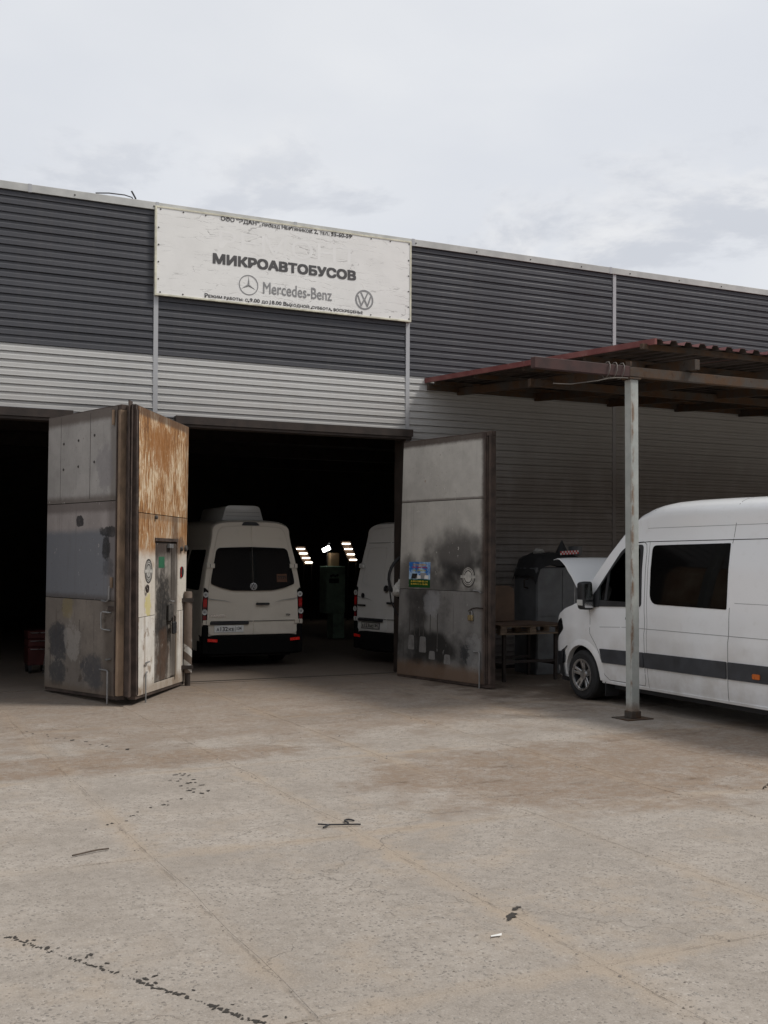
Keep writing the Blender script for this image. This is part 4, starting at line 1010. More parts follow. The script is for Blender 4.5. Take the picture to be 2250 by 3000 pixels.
# ---------------- white van under the canopy
VW_ = van_common('parked_van', 'white long van with its bonnet open, parked nose to the wall under the canopy', 4.325, 'paint_white', (6.07, -4.23, 0), 0, None, open_hood=True, alloy=True)
v = VW_
for sd in (-1, 1):
    # cab side glass with black surround
    so_ = rpoly([(-.10, 1.33), (-.74, 2.12), (-.86, 2.185), (-1.17, 2.20), (-1.30, 1.37)], [.03, .1, .1, .06, .06], 4)
    bmx = bmesh.new()
    si_ = rpoly([(-.20, 1.425), (-.76, 2.075), (-.88, 2.145), (-1.13, 2.155), (-1.255, 1.425)], [.03, .1, .1, .06, .06], 4)
    n = len(so_); vs = []
    for lay in (.014, -.02):
        for pp in so_: vs.append((sd * (v.hw(*pp) + lay), pp[0], pp[1]))
        for pp in si_: vs.append((sd * (v.hw(*pp) + lay), pp[0], pp[1]))
    fs = []
    for i in range(n):
        j = (i + 1) % n; fs += [(i, j, n + j, n + i), (2 * n + i, 3 * n + i, 3 * n + j, 2 * n + j), (i, 2 * n + i, 2 * n + j, j), (n + i, n + j, 3 * n + j, 3 * n + i)]
    dw = P(v, 'cab_window', MB().add(vs, fs), 'black_plastic')
    link('pane', v.side_patch(si_, sd, .0, .004), 'clear_glass', dw)
    link('window_divider', v.side_patch([(-.50, 1.43), (-.50, 1.78), (-.545, 1.82), (-.545, 1.43)], sd, .005, .02, 4), 'black_plastic', dw)
    # door and panel gaps
    seam(v, [(-.16, 1.32), (-.19, 1.20), (-.20, .95), (-.33, .80), (-.42, .66), (-.45, .52), (-.50, .40), (-.60, .335), (-1.36, .335), (-1.385, .40), (-1.38, 1.2), (-1.26, 2.10), (-1.23, 2.20), (-1.16, 2.235), (-.95, 2.225)], sd)
    seam(v, [(-1.44, .30), (-1.43, 1.2), (-1.29, 2.23)], sd, .005)
    seam(v, [(-2.90, .30), (-2.92, .6), (-2.935, 1.2), (-2.925, 1.43)], sd)
    seam(v, [(-2.83, 2.20), (-2.84, 2.45)], sd)
    seam(v, [(-1.26, 2.235), (-5.4, 2.265)], sd, .010)
    seam(v, [(-.93, 2.215), (-1.26, 2.235)], sd, .010)
    seam(v, [(-1.2, 2.415), (-5.4, 2.44)], sd, .006, 'ink_light')
    seam(v, [(-3.0, 1.485), (-4.9, 1.49)], sd, .006, 'ink_light')
    seam(v, [(-.42, 1.055), (-1.0, 1.085), (-5.4, 1.10)], sd, .007, 'ink_light', .0025)
    # big side window
    wn = P(v, 'side_window', v.side_patch(rpoly([(-1.46, 1.415), (-1.36, 2.185), (-2.80, 2.205), (-2.88, 1.405)], [.16, .08, .02, .02], 5), sd, .006, .014), 'film_glass')
    # moulding and sill
    P(v, 'side_moulding', v.side_patch(rpoly([(-.475, .565), (-.43, .755), (-1.36, .775), (-1.375, .575)], .012, 2), sd, .018, .03), 'grey_plastic')
    P(v, 'side_moulding', v.side_patch(rpoly([(-1.395, .575), (-1.38, .775), (-2.905, .785), (-2.90, .58)], .012, 2), sd, .018, .03), 'grey_plastic')
    md_ = P(v, 'side_moulding', v.side_patch(rpoly([(-2.925, .58), (-2.93, .785), (-3.80, .79), (-3.80, .585)], .012, 2), sd, .018, .03), 'grey_plastic')
    link('marker_lamp', v.side_patch(rpoly([(-3.34, .625), (-3.34, .685), (-3.46, .685), (-3.46, .625)], .015, 2), sd, .028, .02), 'orange_lens', md_)
    P(v, 'side_moulding', v.side_patch(rpoly([(.44, .50), (.47, .66), (.86, .62), (.84, .40)], .012, 2), sd, .012, .03), 'black_plastic')
    P(v, 'sill', v.side_patch([(-.52, .285), (-.52, .315), (-3.9, .315), (-3.9, .285)], sd, .012, .04, 2), 'paint_white')
    P(v, 'mud_flap', MB().box(sd * .70 - .0, sd * .93, -.50, -.485, .10, .45), 'black_plastic')
    # door handle
    hd = P(v, 'door_handle', v.side_patch(rpoly([(-1.02, 1.185), (-1.02, 1.225), (-1.26, 1.235), (-1.26, 1.195)], .018, 3), sd, .035, .03), 'black_plastic')
    # headlight
    P(v, 'headlight', v.side_patch(rpoly([(.50, .98), (.60, 1.14), (.80, 1.03), (.88, .82), (.84, .76)], .04, 3), sd, .006, .02), 'privacy_glass')
    # mirror
    mr = P(v, 'door_mirror', MB().lathe([(.03, .93), (.032, 1.04)], 8, 'x', (0, -.24, 1.40)), 'black_plastic')
    mr.scale = (sd, 1, 1)
    h_ = MB().prism(rpoly([(.99, 1.29), (1.17, 1.29), (1.185, 1.67), (1.02, 1.69)], .05, 4), -.31, -.16, 'y').mesh('shell'); bevel(h_, .025, 2); smooth_by_angle(h_, 50)
    link('mirror_shell', h_, 'black_plastic', mr)
    gl_ = MB().prism(rpoly([(1.01, 1.43), (1.155, 1.43), (1.165, 1.65), (1.04, 1.66)], .03, 4), -.316, -.3105, 'y').mesh()
    link('mirror_glass', gl_, 'chrome', mr)
    link('mirror_glass', MB().prism(rpoly([(1.01, 1.32), (1.155, 1.32), (1.155, 1.40), (1.01, 1.40)], .02, 3), -.316, -.3105, 'y').mesh(), 'chrome', mr)
    link('indicator', MB().prism(rpoly([(1.165, 1.35), (1.188, 1.35), (1.192, 1.43), (1.168, 1.43)], .008, 2), -.29, -.18, 'y').mesh(), 'lens_white', mr)
    P(v, 'mirror_foot', v.side_patch(rpoly([(-.08, 1.30), (-.20, 1.45), (-.36, 1.62), (-.40, 1.42), (-.40, 1.335)], .02, 2), sd, .022, .03), 'black_plastic')
roofseam(v, -1.28); roofseam(v, -2.84)
P(v, 'windscreen', v.top_patch(-.80, .80, -.80, .10, .004, .006, shrink=lambda y: .93 - .12 * (.1 - y) / .9), 'clear_glass')
# bumper
bp = MB(); n = 22; vs = []; fs = []
for i in range(n + 1):
    a = -1 + 2 * i / n; x = a * .955; yb = 1.03 - .50 * abs(a) ** 5 - .05 * a * a
    for dy, z in ((-.12, .26), (.0, .30), (.02, .50), (.0, .66), (-.10, .74)): vs.append((x, yb + dy, z))
for i in range(n):
    for k in range(4): fs.append((i * 5 + k, (i + 1) * 5 + k, (i + 1) * 5 + k + 1, i * 5 + k + 1))
P(v, 'bumper', MB().add(vs, fs).mesh('bumper', 40), 'black_plastic')
P(v, 'grille', MB().prism(rpoly([(-.55, .80), (.55, .80), (.50, 1.08), (-.50, 1.08)], .05, 3), .90, .97, 'y'), 'black_plastic')
# open bonnet: the bonnet skin turned up about its rear edge
hd = v.top_patch(-.78, .78, .17, .93, .006, .02, 18, 16, shrink=lambda y: lerp_tab([(.17, .98), (.6, .96), (.85, .91), (.93, .85)], y))
hd.transform(Matrix.Translation((0, .13, 1.43)) @ Matrix.Rotation(R(60), 4, 'X') @ Matrix.Diagonal((1.10, 1.18, 1, 1)) @ Matrix.Translation((0, -.13, -1.43)))
P(v, 'bonnet', hd, 'paint_white')
P(v, 'bonnet_stay', MB().tube([(-.66, .62, 1.10), (-.66, .60, 1.72)], .008, 6), 'steel_grey')
P(v, 'engine', bevel(MB().box(-.35, .35, .25, .72, .75, 1.12).mesh(), .04, 2), 'black_plastic')
# cab interior
for x in (-.42, .42):
    st = P(v, 'seat', bevel(MB().box(x - .25, x + .25, -1.35, -.82, .96, 1.12).mesh(), .05, 3), 'seat_fabric')
    bk = MB().prism(rpoly([(-1.42, 1.05), (-1.25, 1.08), (-1.36, 1.72), (-1.47, 1.72)], .04, 3), x - .23, x + .23, 'x').mesh(); bevel(bk, .03, 2)
    link('seat_back', bk, 'seat_fabric', st)
    link('headrest', bevel(MB().box(x - .13, x + .13, -1.49, -1.38, 1.75, 1.93).mesh(), .03, 2), 'seat_fabric', st)
P(v, 'dashboard', bevel(MB().box(-.75, .75, -.42, -.06, .96, 1.30).mesh(), .05, 2), 'black_plastic')
sw = MB()
sw.tube([(-.42 + .19 * math.cos(a), -.62 + .11 * math.sin(a), 1.36 + .155 * math.sin(a)) for a in [k * .393 for k in range(17)]], .016, 8)
sw.tube([(-.42, -.62, 1.36), (-.42, -.42, 1.22)], .03, 8); sw.tube([(-.60, -.62, 1.36), (-.24, -.62, 1.36)], .014, 6)
P(v, 'steering_wheel', sw.mesh('sw', True), 'black_plastic')

# ---------------- rear ends of the two vans inside
def rear_end(v, glazed, plate, plate_dark):
    yr = v.yr; f = yr - .001
    def wz(z): return v.hw(yr, z)
    drs = []
    for sd in (-1, 1):
        right = [(sd * (wz(z) - .075), z) for z in (.70, .9, 1.1, 1.3, 1.5, 1.75, 2.0, 2.2, 2.40)]
        out = [(sd * .005, .61), (sd * (wz(.62) - .12), .61)] + right + [(sd * (wz(2.5) - .09), 2.52), (sd * .58, 2.60), (sd * .3, 2.625), (sd * .005, 2.635)]
        out = rpoly(out, [0, .10] + [.05] * 9 + [.06, .05, .05, 0], 3)
        dm = MB().prism(out, yr - .022, yr + .002, 'y').mesh('door'); bevel(dm, .006, 1); smooth_by_angle(dm, 30)
        dr = link('rear_door', dm, v.paint, v.root); drs.append(dr)
        yd = yr - .022
        # pressed lines
        if glazed:
            link('pressed_line', MB().prism([(sd * .02, 2.415), (sd * (wz(2.4) - .10), 2.40), (sd * (wz(2.4) - .10), 2.392), (sd * .02, 2.404)], yd - .0025, yd, 'y').mesh(), v.paint, dr)
        else:
            link('pressed_line', MB().prism([(sd * .02, 2.345), (sd * (wz(2.3) - .10), 2.335), (sd * (wz(2.3) - .10), 2.326), (sd * .02, 2.334)], yd - .0015, yd, 'y').mesh(), 'ink_light', dr)
        link('pressed_line', MB().prism([(sd * (wz(1.25) - .085), 1.285), (sd * .55, 1.245), (sd * .40, 1.20), (sd * .55, 1.236), (sd * (wz(1.25) - .085), 1.272)], yd - .0015, yd, 'y').mesh(), 'ink_light', dr)
        link('panel_gap', MB().prism([(sd * .01, .852), (sd * (wz(.85) - .09), .858), (sd * (wz(.85) - .09), .868), (sd * .01, .862)], yd - .0012, yd, 'y').mesh(), 'dark_gap', dr)
        if glazed:
            wo = [(sd * .004, 1.42), (sd * .38, 1.425), (sd * .60, 1.47), (sd * (wz(1.56) - .105), 1.545), (sd * (wz(1.66) - .10), 1.66), (sd * (wz(2.1) - .125), 2.17), (sd * (wz(2.2) - .16), 2.215), (sd * .004, 2.235)]
            wo = rpoly(wo, [0, .06, .05, .04, .06, .05, .06, 0], 4)
            link('rear_window', MB().prism(wo, yd - .005, yd + .001, 'y').mesh(), 'privacy_glass', dr)
        else:
            wo = rpoly([(sd * .10, 1.46), (sd * .50, 1.48), (sd * (wz(1.6) - .14), 1.56), (sd * (wz(2.2) - .16), 2.24), (sd * .10, 2.255)], .07, 4)
            n_ = len(wo); cx_ = sum(p[0] for p in wo) / n_; cz_ = sum(p[1] for p in wo) / n_
            wi = [(cx_ + (p[0] - cx_) * .985, cz_ + (p[1] - cz_) * .985) for p in wo]
            vs = [(p[0], yd - .003, p[1]) for p in wo] + [(p[0], yd - .003, p[1]) for p in wi] + [(p[0], yd, p[1]) for p in wo] + [(p[0], yd, p[1]) for p in wi]
            fs = []
            for i in range(n_):
                j = (i + 1) % n_; fs += [(i, j, n_ + j, n_ + i), (i, 2 * n_ + i, 2 * n_ + j, j), (n_ + i, n_ + j, 3 * n_ + j, 3 * n_ + i)]
            link('pressed_line', MB().add(vs, fs).mesh(), v.paint, dr)
        for z in (1.84, .80):
            hg = link('hinge', bevel(MB().box(*sorted((sd * (wz(z) - .145), sd * (wz(z) + .006))), yd - .022, yd + .004, z, z + .085).mesh(), .006, 1), v.paint, dr)
            link('hinge_pin', MB().box(*sorted((sd * (wz(z) - .062), sd * (wz(z) - .052))), yd - .024, yd - .021, z + .012, z + .075).mesh(), 'dark_gap', hg)
        # lamps
        lo_ = [(sd * (wz(.84) - .078), .84), (sd * (wz(.84) + .008), .84), (sd * (wz(1.2) + .010), 1.2), (sd * (wz(1.48) + .008), 1.48), (sd * (wz(1.48) - .02), 1.47), (sd * (wz(1.4) - .078), 1.42)]
        lt = link('tail_lamp', MB().prism(lo_, yr - .030, yr + .10, 'y').mesh(), 'privacy_glass', v.root)
        for z0, z1, m_ in ((1.13, 1.27, 'red_lens'), (.885, .975, 'dark_red_lens'), (1.27, 1.30, 'dark_red_lens'), (1.10, 1.13, 'dark_red_lens')):
            zc_ = (z0 + z1) / 2
            link('lens', MB().box(*sorted((sd * (wz(zc_) - .066), sd * (wz(zc_) + .002))), yr - .034, yr - .028, z0 + .002, z1 - .002).mesh(), m_, lt)
        for z in (1.355, 1.035):
            link('lens', MB().lathe([(.052, yr - .036), (.050, yr - .042), (.030, yr - .036), (.028, yr - .030)], 20, 'y', (sd * (wz(z) - .034), 0, z)).mesh('l', 40), 'lens_white', lt)
            link('bulb', MB().lathe([(.022, yr - .044), (.02, yr - .03)], 12, 'y', (sd * (wz(z) - .030), 0, z)).mesh(), 'ink_light', lt)
    dl, dr = drs
    # bumper
    vs = []; fs = []; n = 24
    for i in range(n + 1):
        a = -1 + 2 * i / n; x = a * .992; yb = yr - .10 + .20 * abs(a) ** 7
        for dy, z in ((.10, .235), (.0, .27), (-.012, .46), (.0, .58), (.085, .605)): vs.append((x, yb + dy, z))
    for i in range(n):
        for k in range(4): fs.append((i * 5 + k, (i + 1) * 5 + k, (i + 1) * 5 + k + 1, i * 5 + k + 1))
    bp = link('rear_bumper', MB().add(vs, fs).mesh('bumper', 40), 'bumper_black', v.root)
    for sd in (-1, 1):
        link('bumper_corner', bevel(MB().box(*sorted((sd * (wz(.7) - .10), sd * (wz(.7) + .012))), yr - .05, yr + .42, .262, .80).mesh(), .03, 2), 'bumper_black', bp)
        link('reflector', MB().prism(rpoly([(sd * .70, .485), (sd * .885, .495), (sd * .885, .55), (sd * .70, .535)], .008, 2), yr - .100, yr - .085, 'y').mesh(), 'red_reflector', bp)
    # handle, plate, lamp strip, emblem
    yd = yr - .022
    link('handle', MB().prism(rpoly([(.045, 1.155), (.305, 1.155), (.305, 1.195), (.045, 1.195)], .019, 3), yd - .04, yd - .004, 'y').mesh(), 'black_plastic', dr)
    link('handle_cup', MB().prism([(.145 + .06 * math.cos(R(a)), 1.196 + .062 * math.sin(R(a))) for a in range(0, 181, 15)], yd - .004, yd + .001, 'y').mesh(), v.paint, dr)
    link('plate_lamp', bevel(MB().prism(rpoly([(-.83, .80), (-.09, .80), (-.09, .855), (-.83, .855)], .015, 2), yd - .03, yd + .0005, 'y').mesh(), .006, 1), 'black_plastic', dl)
    px0, px1, pz0, pz1 = -.745, -.185, .655, .785
    pf = link('number_plate', bevel(MB().box(px0, px1, yd - .014, yd, pz0, pz1).mesh(), .006, 1), 'ink' if plate_dark else 'white_plate', dl)
    link('plate_face', MB().box(px0 + .018, px1 - .018, yd - .0165, yd - .0142, pz0 + .014, pz1 - .012).mesh(), 'white_plate' if not plate_dark else 'decal_pale', dl)
    a, b, c_ = plate
    for s_, x0, x1, h, dz in ((a[0], 0., .055, .058, -.010), (a[1:4], .075, .215, .078, 0), (a[4:], .23, .335, .058, -.010), (b, .385, .475, .060, .008)):
        me = fit_text(text_mesh(s_, 1., .018), px0 + .04 + x0, px0 + .04 + x1, h)
        link('lettering', me, 'ink', dl, (0, yd - .0175, (pz0 + pz1) / 2 + dz), FRONT)
    link('plate_divider', MB().box(px0 + .395, px0 + .400, yd - .0178, yd - .0166, pz0 + .02, pz1 - .018).mesh(), 'ink', dl)
    ez = 1.50 if glazed else 1.45
    em = link('emblem', MB().lathe([(.066, yd - .006), (.066, yd - .016), (.05, yd - .020)], 28, 'y', (0, 0, ez)).mesh('e', 30), 'ink', dr)
    link('emblem_ring', ring(0, ez, .055, .066, yd - .018, .004, 28).mesh(), 'chrome', em)
    link('emblem_letters', vw(MB(), 0, ez, .058, yd - .019, .003).mesh(), 'chrome', em)
    return dl, dr, yd
def lean_tail(v):
    seen = set()
    def walk(o):
        for ch in o.children:
            if ch.name.split('.')[0] in ('body', 'wheel', 'wheel_arch', 'underbody', 'axle', 'side_window', 'cab_window', 'windscreen', 'roof_unit', 'reflective_dot'): continue
            if ch.rotation_euler.x > 1: ch.location.y += v.lean(v.yr, ch.location.z)
            elif ch.data and ch.data.name not in seen:
                seen.add(ch.data.name)
                for q in ch.data.vertices: q.co.y += v.lean(min(q.co.y, v.yr), q.co.z)
            walk(ch)
    walk(v.root)
# beige van
bx, by, ba = 2.34, 2.0, R(-2.5)
yr0 = -(3.665 + 1.22)
loc = (bx - (-math.sin(ba)) * yr0, by - math.cos(ba) * yr0, 0)
v = van_common('minibus', 'beige minibus with dark rear glass and roof unit, seen from behind in the middle gate', 3.665, 'paint_beige', loc, ba, None, cab_glass=False)
dl, dr, yd = rear_end(v, True, ('А132КЕ', '134', None), False)
def rtext(s, x0, x1, z, h, m_, bold, parent, dy=.0025):
    return link('lettering', fit_text(text_mesh(s, 1., bold), x0, x1, h), m_, parent, (0, yd - dy, z), FRONT)
rtext('CRAFTER', -.83, -.53, .965, .040, 'chrome', .03, dl); rtext('TDI', .63, .715, .965, .036, 'ink', .03, dr)
simple('number_card', (.12, .055, .03), .1, 5, .7)
link('number_card', MB().box(.46, .66, yd - .0075, yd - .0052, 1.58, 1.73).mesh(), 'number_card', dr)
rtext('2271', .475, .645, 1.655, .075, 'ink', .03, dr, .0085)
link('brake_lamp', bevel(MB().prism(rpoly([(-.19, 2.64), (.17, 2.64), (.10, 2.70), (-.14, 2.70)], .02, 2), v.yr - .03, v.yr + .05, 'y').mesh(), .006, 1), 'black_plastic', v.root)
ac = MB().prism(rpoly([(-.40, 2.74), (.42, 2.74), (.34, 3.01), (.25, 3.035), (-.25, 3.035), (-.33, 3.01)], [.01, .01, .05, .06, .06, .05], 3), v.yr + .75, v.yr + 2.5, 'y').mesh('ac'); bevel(ac, .02, 2); smooth_by_angle(ac, 40)
ao = link('roof_unit', ac, 'paint_offwhite', v.root)
for z in (2.83, 2.90): link('vent_line', MB().box(-.33, .34, v.yr + .745, v.yr + .76, z, z + .006).mesh(), 'ink_light', ao)
for sd in (-1, 1):
    for y0, y1 in ((-4.6, -3.45), (-3.3, -2.2), (-2.1, -1.5)):
        P(v, 'side_window', v.side_patch(rpoly([(y1, 1.43), (y1, 2.18), (y0, 2.18), (y0, 1.43)], .08, 4), sd, .005, .014), 'privacy_glass')
    P(v, 'cab_window', v.side_patch(rpoly([(-.2, 1.40), (-.76, 2.1), (-1.27, 2.15), (-1.27, 1.40)], .05, 3), sd, .005, .014), 'privacy_glass')
P(v, 'windscreen', v.top_patch(-.80, .80, -.80, .10, .004, .006, shrink=lambda y: .93 - .12 * (.1 - y) / .9), 'privacy_glass')
lean_tail(v); v.root.scale = (.975,) * 3; v.root.location.y -= .025 * 4.885
# marker light string on the left flank
for k in range(8):
    z = 1.93 + .06 * k
    P(v, 'reflective_dot', MB().lathe([(.008, -.004), (.006, .004)], 8, 'x', (-(v.hw(v.yr + .1, z) + .004), v.yr + .08 + .05 * (k % 2), z)), 'white_plate')
# white van standing across behind the right leaf
wa = R(-75)
rx, ry = 4.85, 1.52
loc = (rx - (-math.sin(wa)) * yr0, ry - math.cos(wa) * yr0, 0)
v = van_common('panel_van', 'white windowless panel van inside, half hidden behind the right gate leaf', 3.665, 'paint_offwhite', loc, wa, None, cab_glass=False)
dl, dr, yd = rear_end(v, False, ('А123МС', '34', None), True)
link('lettering_bar', MB().box(-.86, -.62, yd - .003, yd, 1.09, 1.125).mesh(), 'ink', dl)
link('filler_cap', MB().lathe([(.05, yd - .006), (.05, yd)], 16, 'y', (-.70, 0, 1.30)).mesh(), 'ink', dl)
decal_r = MB().lathe([(.085, yd), (.085, yd - .002), (.07, yd - .002), (.07, yd)], 24, 'y', (.32, 0, 1.06), close=True)
link('round_sticker', decal_r.mesh(), 'red_tool', dr); link('sticker_face', MB().lathe([(.069, yd - .0015), (.068, yd)], 24, 'y', (.32, 0, 1.06)).mesh(), 'decal_pale', dr)

lean_tail(v); v.root.scale = (.975,) * 3; v.root.location.x -= .150; v.root.location.y -= .035

# ================================================================ THINGS INSIDE
# black hose looped on the right jamb
hs = MB()
pts = [(4.34 - .36 * math.sin(R(a)) * (1 if a < 180 else .1), -.26 - .02 * math.sin(R(a * 2)), 1.66 + .38 * math.cos(R(a))) for a in range(-10, 200, 15)]
hs.tube(pts, .028, 8)
hs.tube([(4.34, -.21, 2.03), (4.20, -.25, 1.76), (4.15, -.27, 1.55)], .010, 6)
hs.tube([(3.99, -.27, 1.70), (3.99, -.27, 1.45), (4.02, -.27, 1.25), (4.11, -.27, 1.08), (4.18, -.27, .98)], .014, 6)
tag(link('hose', hs.mesh('hose', True), 'rubber'), 'thick black hose hung in a loop on the right gate post', 'hose')
bag = MB().lathe([(.015, 1.62), (.05, 1.56), (.10, 1.50), (.12, 1.42), (.10, 1.36), (.03, 1.34)], 9, 'z', (4.17, -.28, 0))
rb = random.Random(5)
for i, q in enumerate(bag.v): bag.v[i] = (q[0] + rb.uniform(-.022, .022), q[1] * 1 + rb.uniform(-.012, .012), q[2] + rb.uniform(-.02, .02))
tag(link('plastic_bag', bag.mesh('bag'), 'decal_pale'), 'small crumpled pale plastic bag hanging beside the hose loop', 'bag')
# green machine column with box and lamp
gm = thing('machine_cabinet', 'tall green machine tool cabinet standing deep inside between the two vans', 'machine', (6.5, 8.0, 0))
link('cabinet', bevel(MB().box(-.25, .25, -.2, .25, .62, 1.77).mesh(), .015, 2), 'green_machine', gm)
link('pedestal', bevel(MB().box(-.05, .25, -.16, .22, 0, .618).mesh(), .01, 1), 'green_machine', gm)
link('nameplate', MB().box(-.18, .08, -.206, -.2005, 1.36, 1.47).mesh(), 'ink', gm)
for k in range(4): link('gauge', MB().lathe([(.03, -.215), (.03, -.2)], 12, 'y', (-.13 + .055 * k, 0, 1.53 + .02 * (k % 2))).mesh(), 'ink', gm)
link('handwheel', MB().lathe([(.16, -.02), (.16, .02), (.13, .02), (.13, -.02)], 20, 'x', (.30, -.05, 1.5), close=True).mesh(), 'black_plastic', gm)
tag(link('cardboard_box', bevel(MB().box(6.42, 6.65, 7.95, 8.2, 1.772, 2.09).mesh(), .004, 1), 'cardboard'), 'small cardboard box on top of the green machine', 'box')
lp = thing('work_lamp', 'lit work lamp on an arm above the green machine', 'lamp', (6.36, 7.9, 1.772))
link('arm', MB().tube([(.0, .12, 0), (.0, .12, .5), (.05, .05, .62), (.0, .0, .55)], .014, 6).mesh('arm', True), 'black_plastic', lp)
hdm = MB().box(-.10, .08, -.03, .03, -.045, .045).mesh(); hdm.transform(Matrix.Translation((-.07, 0, .42)) @ Matrix.Rotation(R(-24), 4, 'Y')); link('lamp_head', hdm, 'lamp_white', lp)
# slanted racks with fluorescent tubes at the back
for xa, xb, z0, z1, n_, lbl in ((9.85, 10.11, 2.404, 1.90, 4, 'right rack of four lit tubes on the back wall, beside the panel van'), (8.31, 8.60, 2.228, 1.81, 4, 'left rack of four lit tubes on the back wall, beside the minibus')):
    rk = thing('light_rack', lbl, 'light', (xa, 15.0, z1 - .1), 0, 'tube light racks on the back wall')
    zr = z1 - .1
    bk = MB().prism([(-.05, z0 - zr + .08), (.30, z0 - zr + .08), (xb - xa + .26, z1 - zr - .06), (xb - xa - .02, z1 - zr - .06)], .06, .09, 'y'); link('rack_board', bk.mesh(), 'brown_board', rk)
    for s_ in (-.02, .24): link('rack_leg', MB().tube([(xb - xa + s_, .08, z1 - zr), (xb - xa + s_, .12, -zr)], .02, 6).mesh(), 'steel_brown', rk)
    for k in range(n_):
        q = k / (n_ - 1); x = xa + (xb - xa) * q - xa; z = z0 + (z1 - z0) * q - zr
        link('tube', MB().lathe([(.017, x), (.017, x + .27 - .03 * q)], 8, 'x', (0, .03, z)).mesh(), 'lamp_tube', rk)
# red tool trolley in the left bay
rd = thing('tool_trolley', 'dark red tool trolley standing in the shade of the left gate', 'trolley', (-1.36, 2.6, 0))
for i, (z0, z1) in enumerate(((.14, .44), (.45, .58), (.59, .72))):
    dq = link('drawer', bevel(MB().box(-.17, .17, -.22, .22, z0, z1).mesh(), .01, 1), 'red_tool', rd)
    link('drawer_pull', MB().box(-.13, .11, -.236, -.221, z1 - .035, z1 - .02).mesh(), 'alloy', dq)
for x in (-.13, .13):
    for y in (-.17, .17): link('castor', MB().lathe([(.055, -.02), (.055, .02)], 12, 'x', (x, y, .058)).mesh(), 'rubber', rd)
    link('castor_frame', MB().box(x - .03, x + .03, -.2, .2, .10, .138).mesh(), 'black_plastic', rd)
tag(link('push_bar', MB().tube([(-1.30, 2.30, .0), (-1.22, 2.32, .55)], .012, 6).mesh('bar', True), 'alloy'), 'thin metal bar leaning against the red tool trolley', 'bar')

# ================================================================ WORKBENCH UNDER THE CANOPY
wbn = thing('pallet_table', 'wooden pallet laid on a steel stand as a table beside the wall', 'table', (5.75, -1.5, 0))
for k in range(5): link('deck_board', MB().box(-.62 + .0, .62, -.50 + k * .21, -.50 + k * .21 + .17, .885 + rs.uniform(-.003, .003), .91).mesh(), 'wood_old', wbn)
for x in (-.56, 0, .56):
    for y in (-.44, 0, .44): link('block', MB().box(x - .06, x + .06, y - .05, y + .05, .785, .862).mesh(), 'wood_old', wbn)
for x in (-.56, 0, .56): link('stringer', MB().box(x - .05, x + .05, -.5, .52, .862, .884).mesh(), 'wood_old', wbn)
for y in (-.44, 0, .44): link('bottom_board', MB().box(-.62, .62, y - .05, y + .05, .765, .784).mesh(), 'wood_old', wbn)
for x in (-.5, .5):
    for y in (-.4, .4): link('leg', MB().box(x - .025, x + .025, y - .025, y + .025, 0, .764).mesh(), 'steel_brown', wbn)
for x in (-.5, .5): link('rail', MB().box(x - .02, x + .02, -.37, .37, .25, .29).mesh(), 'steel_brown', wbn)
for y in (-.4, .4): link('rail', MB().box(-.47, .47, y - .02, y + .02, .30, .34).mesh(), 'steel_brown', wbn)
link('top_sheet', MB().add([(-.66, -.52, .915), (.1, -.53, .916), (.66, -.50, .914), (.66, .5, .916), (-.66, .52, .93), (-.66, -.52, .927), (.1, -.53, .928), (.66, -.50, .926), (.66, .5, .928), (-.66, .52, .942)], [(0, 4, 3, 2, 1), (5, 6, 7, 8, 9), (0, 1, 6, 5), (1, 2, 7, 6), (2, 3, 8, 7), (3, 4, 9, 8), (4, 0, 5, 9)]).mesh(), 'brown_board', wbn)
lk = thing('metal_locker', 'dark grey steel locker with black cover behind the open bonnet', 'locker', (6.85, -.85, 0))
link('carcass', bevel(MB().box(-.52, .52, -.36, .33, .0, 1.84).mesh(), .012, 1), 'locker_grey', lk)
link('door', MB().box(-.50, .0, -.374, -.361, 1.0, 1.80).mesh(), 'locker_grey', lk); link('door', MB().box(.012, .50, -.374, -.361, 1.0, 1.80).mesh(), 'locker_grey', lk)
link('drawer', MB().box(-.50, .50, -.374, -.361, .10, .985).mesh(), 'locker_grey', lk)
link('handle', MB().tube([(-.52, -.1, 1.48), (-.60, -.1, 1.50), (-.60, -.1, 1.62), (-.52, -.1, 1.64)], .014, 6).mesh('h', True), 'steel_brown', lk)
cv = MB(); n = 12; vs = []; fs = []; rb = random.Random(9)
for i in range(n + 1):
    for j in range(9):
        x = -.56 + 1.12 * i / n; y = -.40 + .78 * j / 8; ex = max(0, abs(x) - .46) + max(0, abs(y + .01) - .33)
        vs.append((x, y, 1.86 + .24 * (1 - (abs(x) / .60) ** 4) * (1 - (abs(y) / .45) ** 4) ** .5 - ex * 2.2 + rb.uniform(-.018, .018)))
for i in range(n):
    for j in range(8): fs.append((i * 9 + j, (i + 1) * 9 + j, (i + 1) * 9 + j + 1, i * 9 + j + 1))
link('cover', MB().add(vs, fs).mesh('cover', 60), 'rubber', lk)
cone = thing('traffic_cone', 'black cone with a red and white checked band on top of the locker', 'cone', (7.0, -1.0, 2.06))
link('cone_body', MB().lathe([(.12, -.01), (.11, .05), (.006, .26)], 16, 'z').mesh('c', True), 'ink', cone)
tp = thing('checked_tape', 'red and white checked tape on the edge of the locker cover', 'tape', (7.0, -1.24, 2.06))
for i in range(12):
    for j in range(2): link('check', MB().box(-.20 + i * .032, -.169 + i * .032, -.004, .004, .0 + j * .032 + .006 * i * .3, .031 + j * .032 + .006 * i * .3).mesh(), 'tape_red' if (i + j) % 2 else 'tape_white', tp)
pot = MB().lathe([(.10, 0), (.115, .02), (.12, .16), (.125, .165), (.11, .165), (.105, .03)], 18, 'z', (7.32, -.95, 2.05))
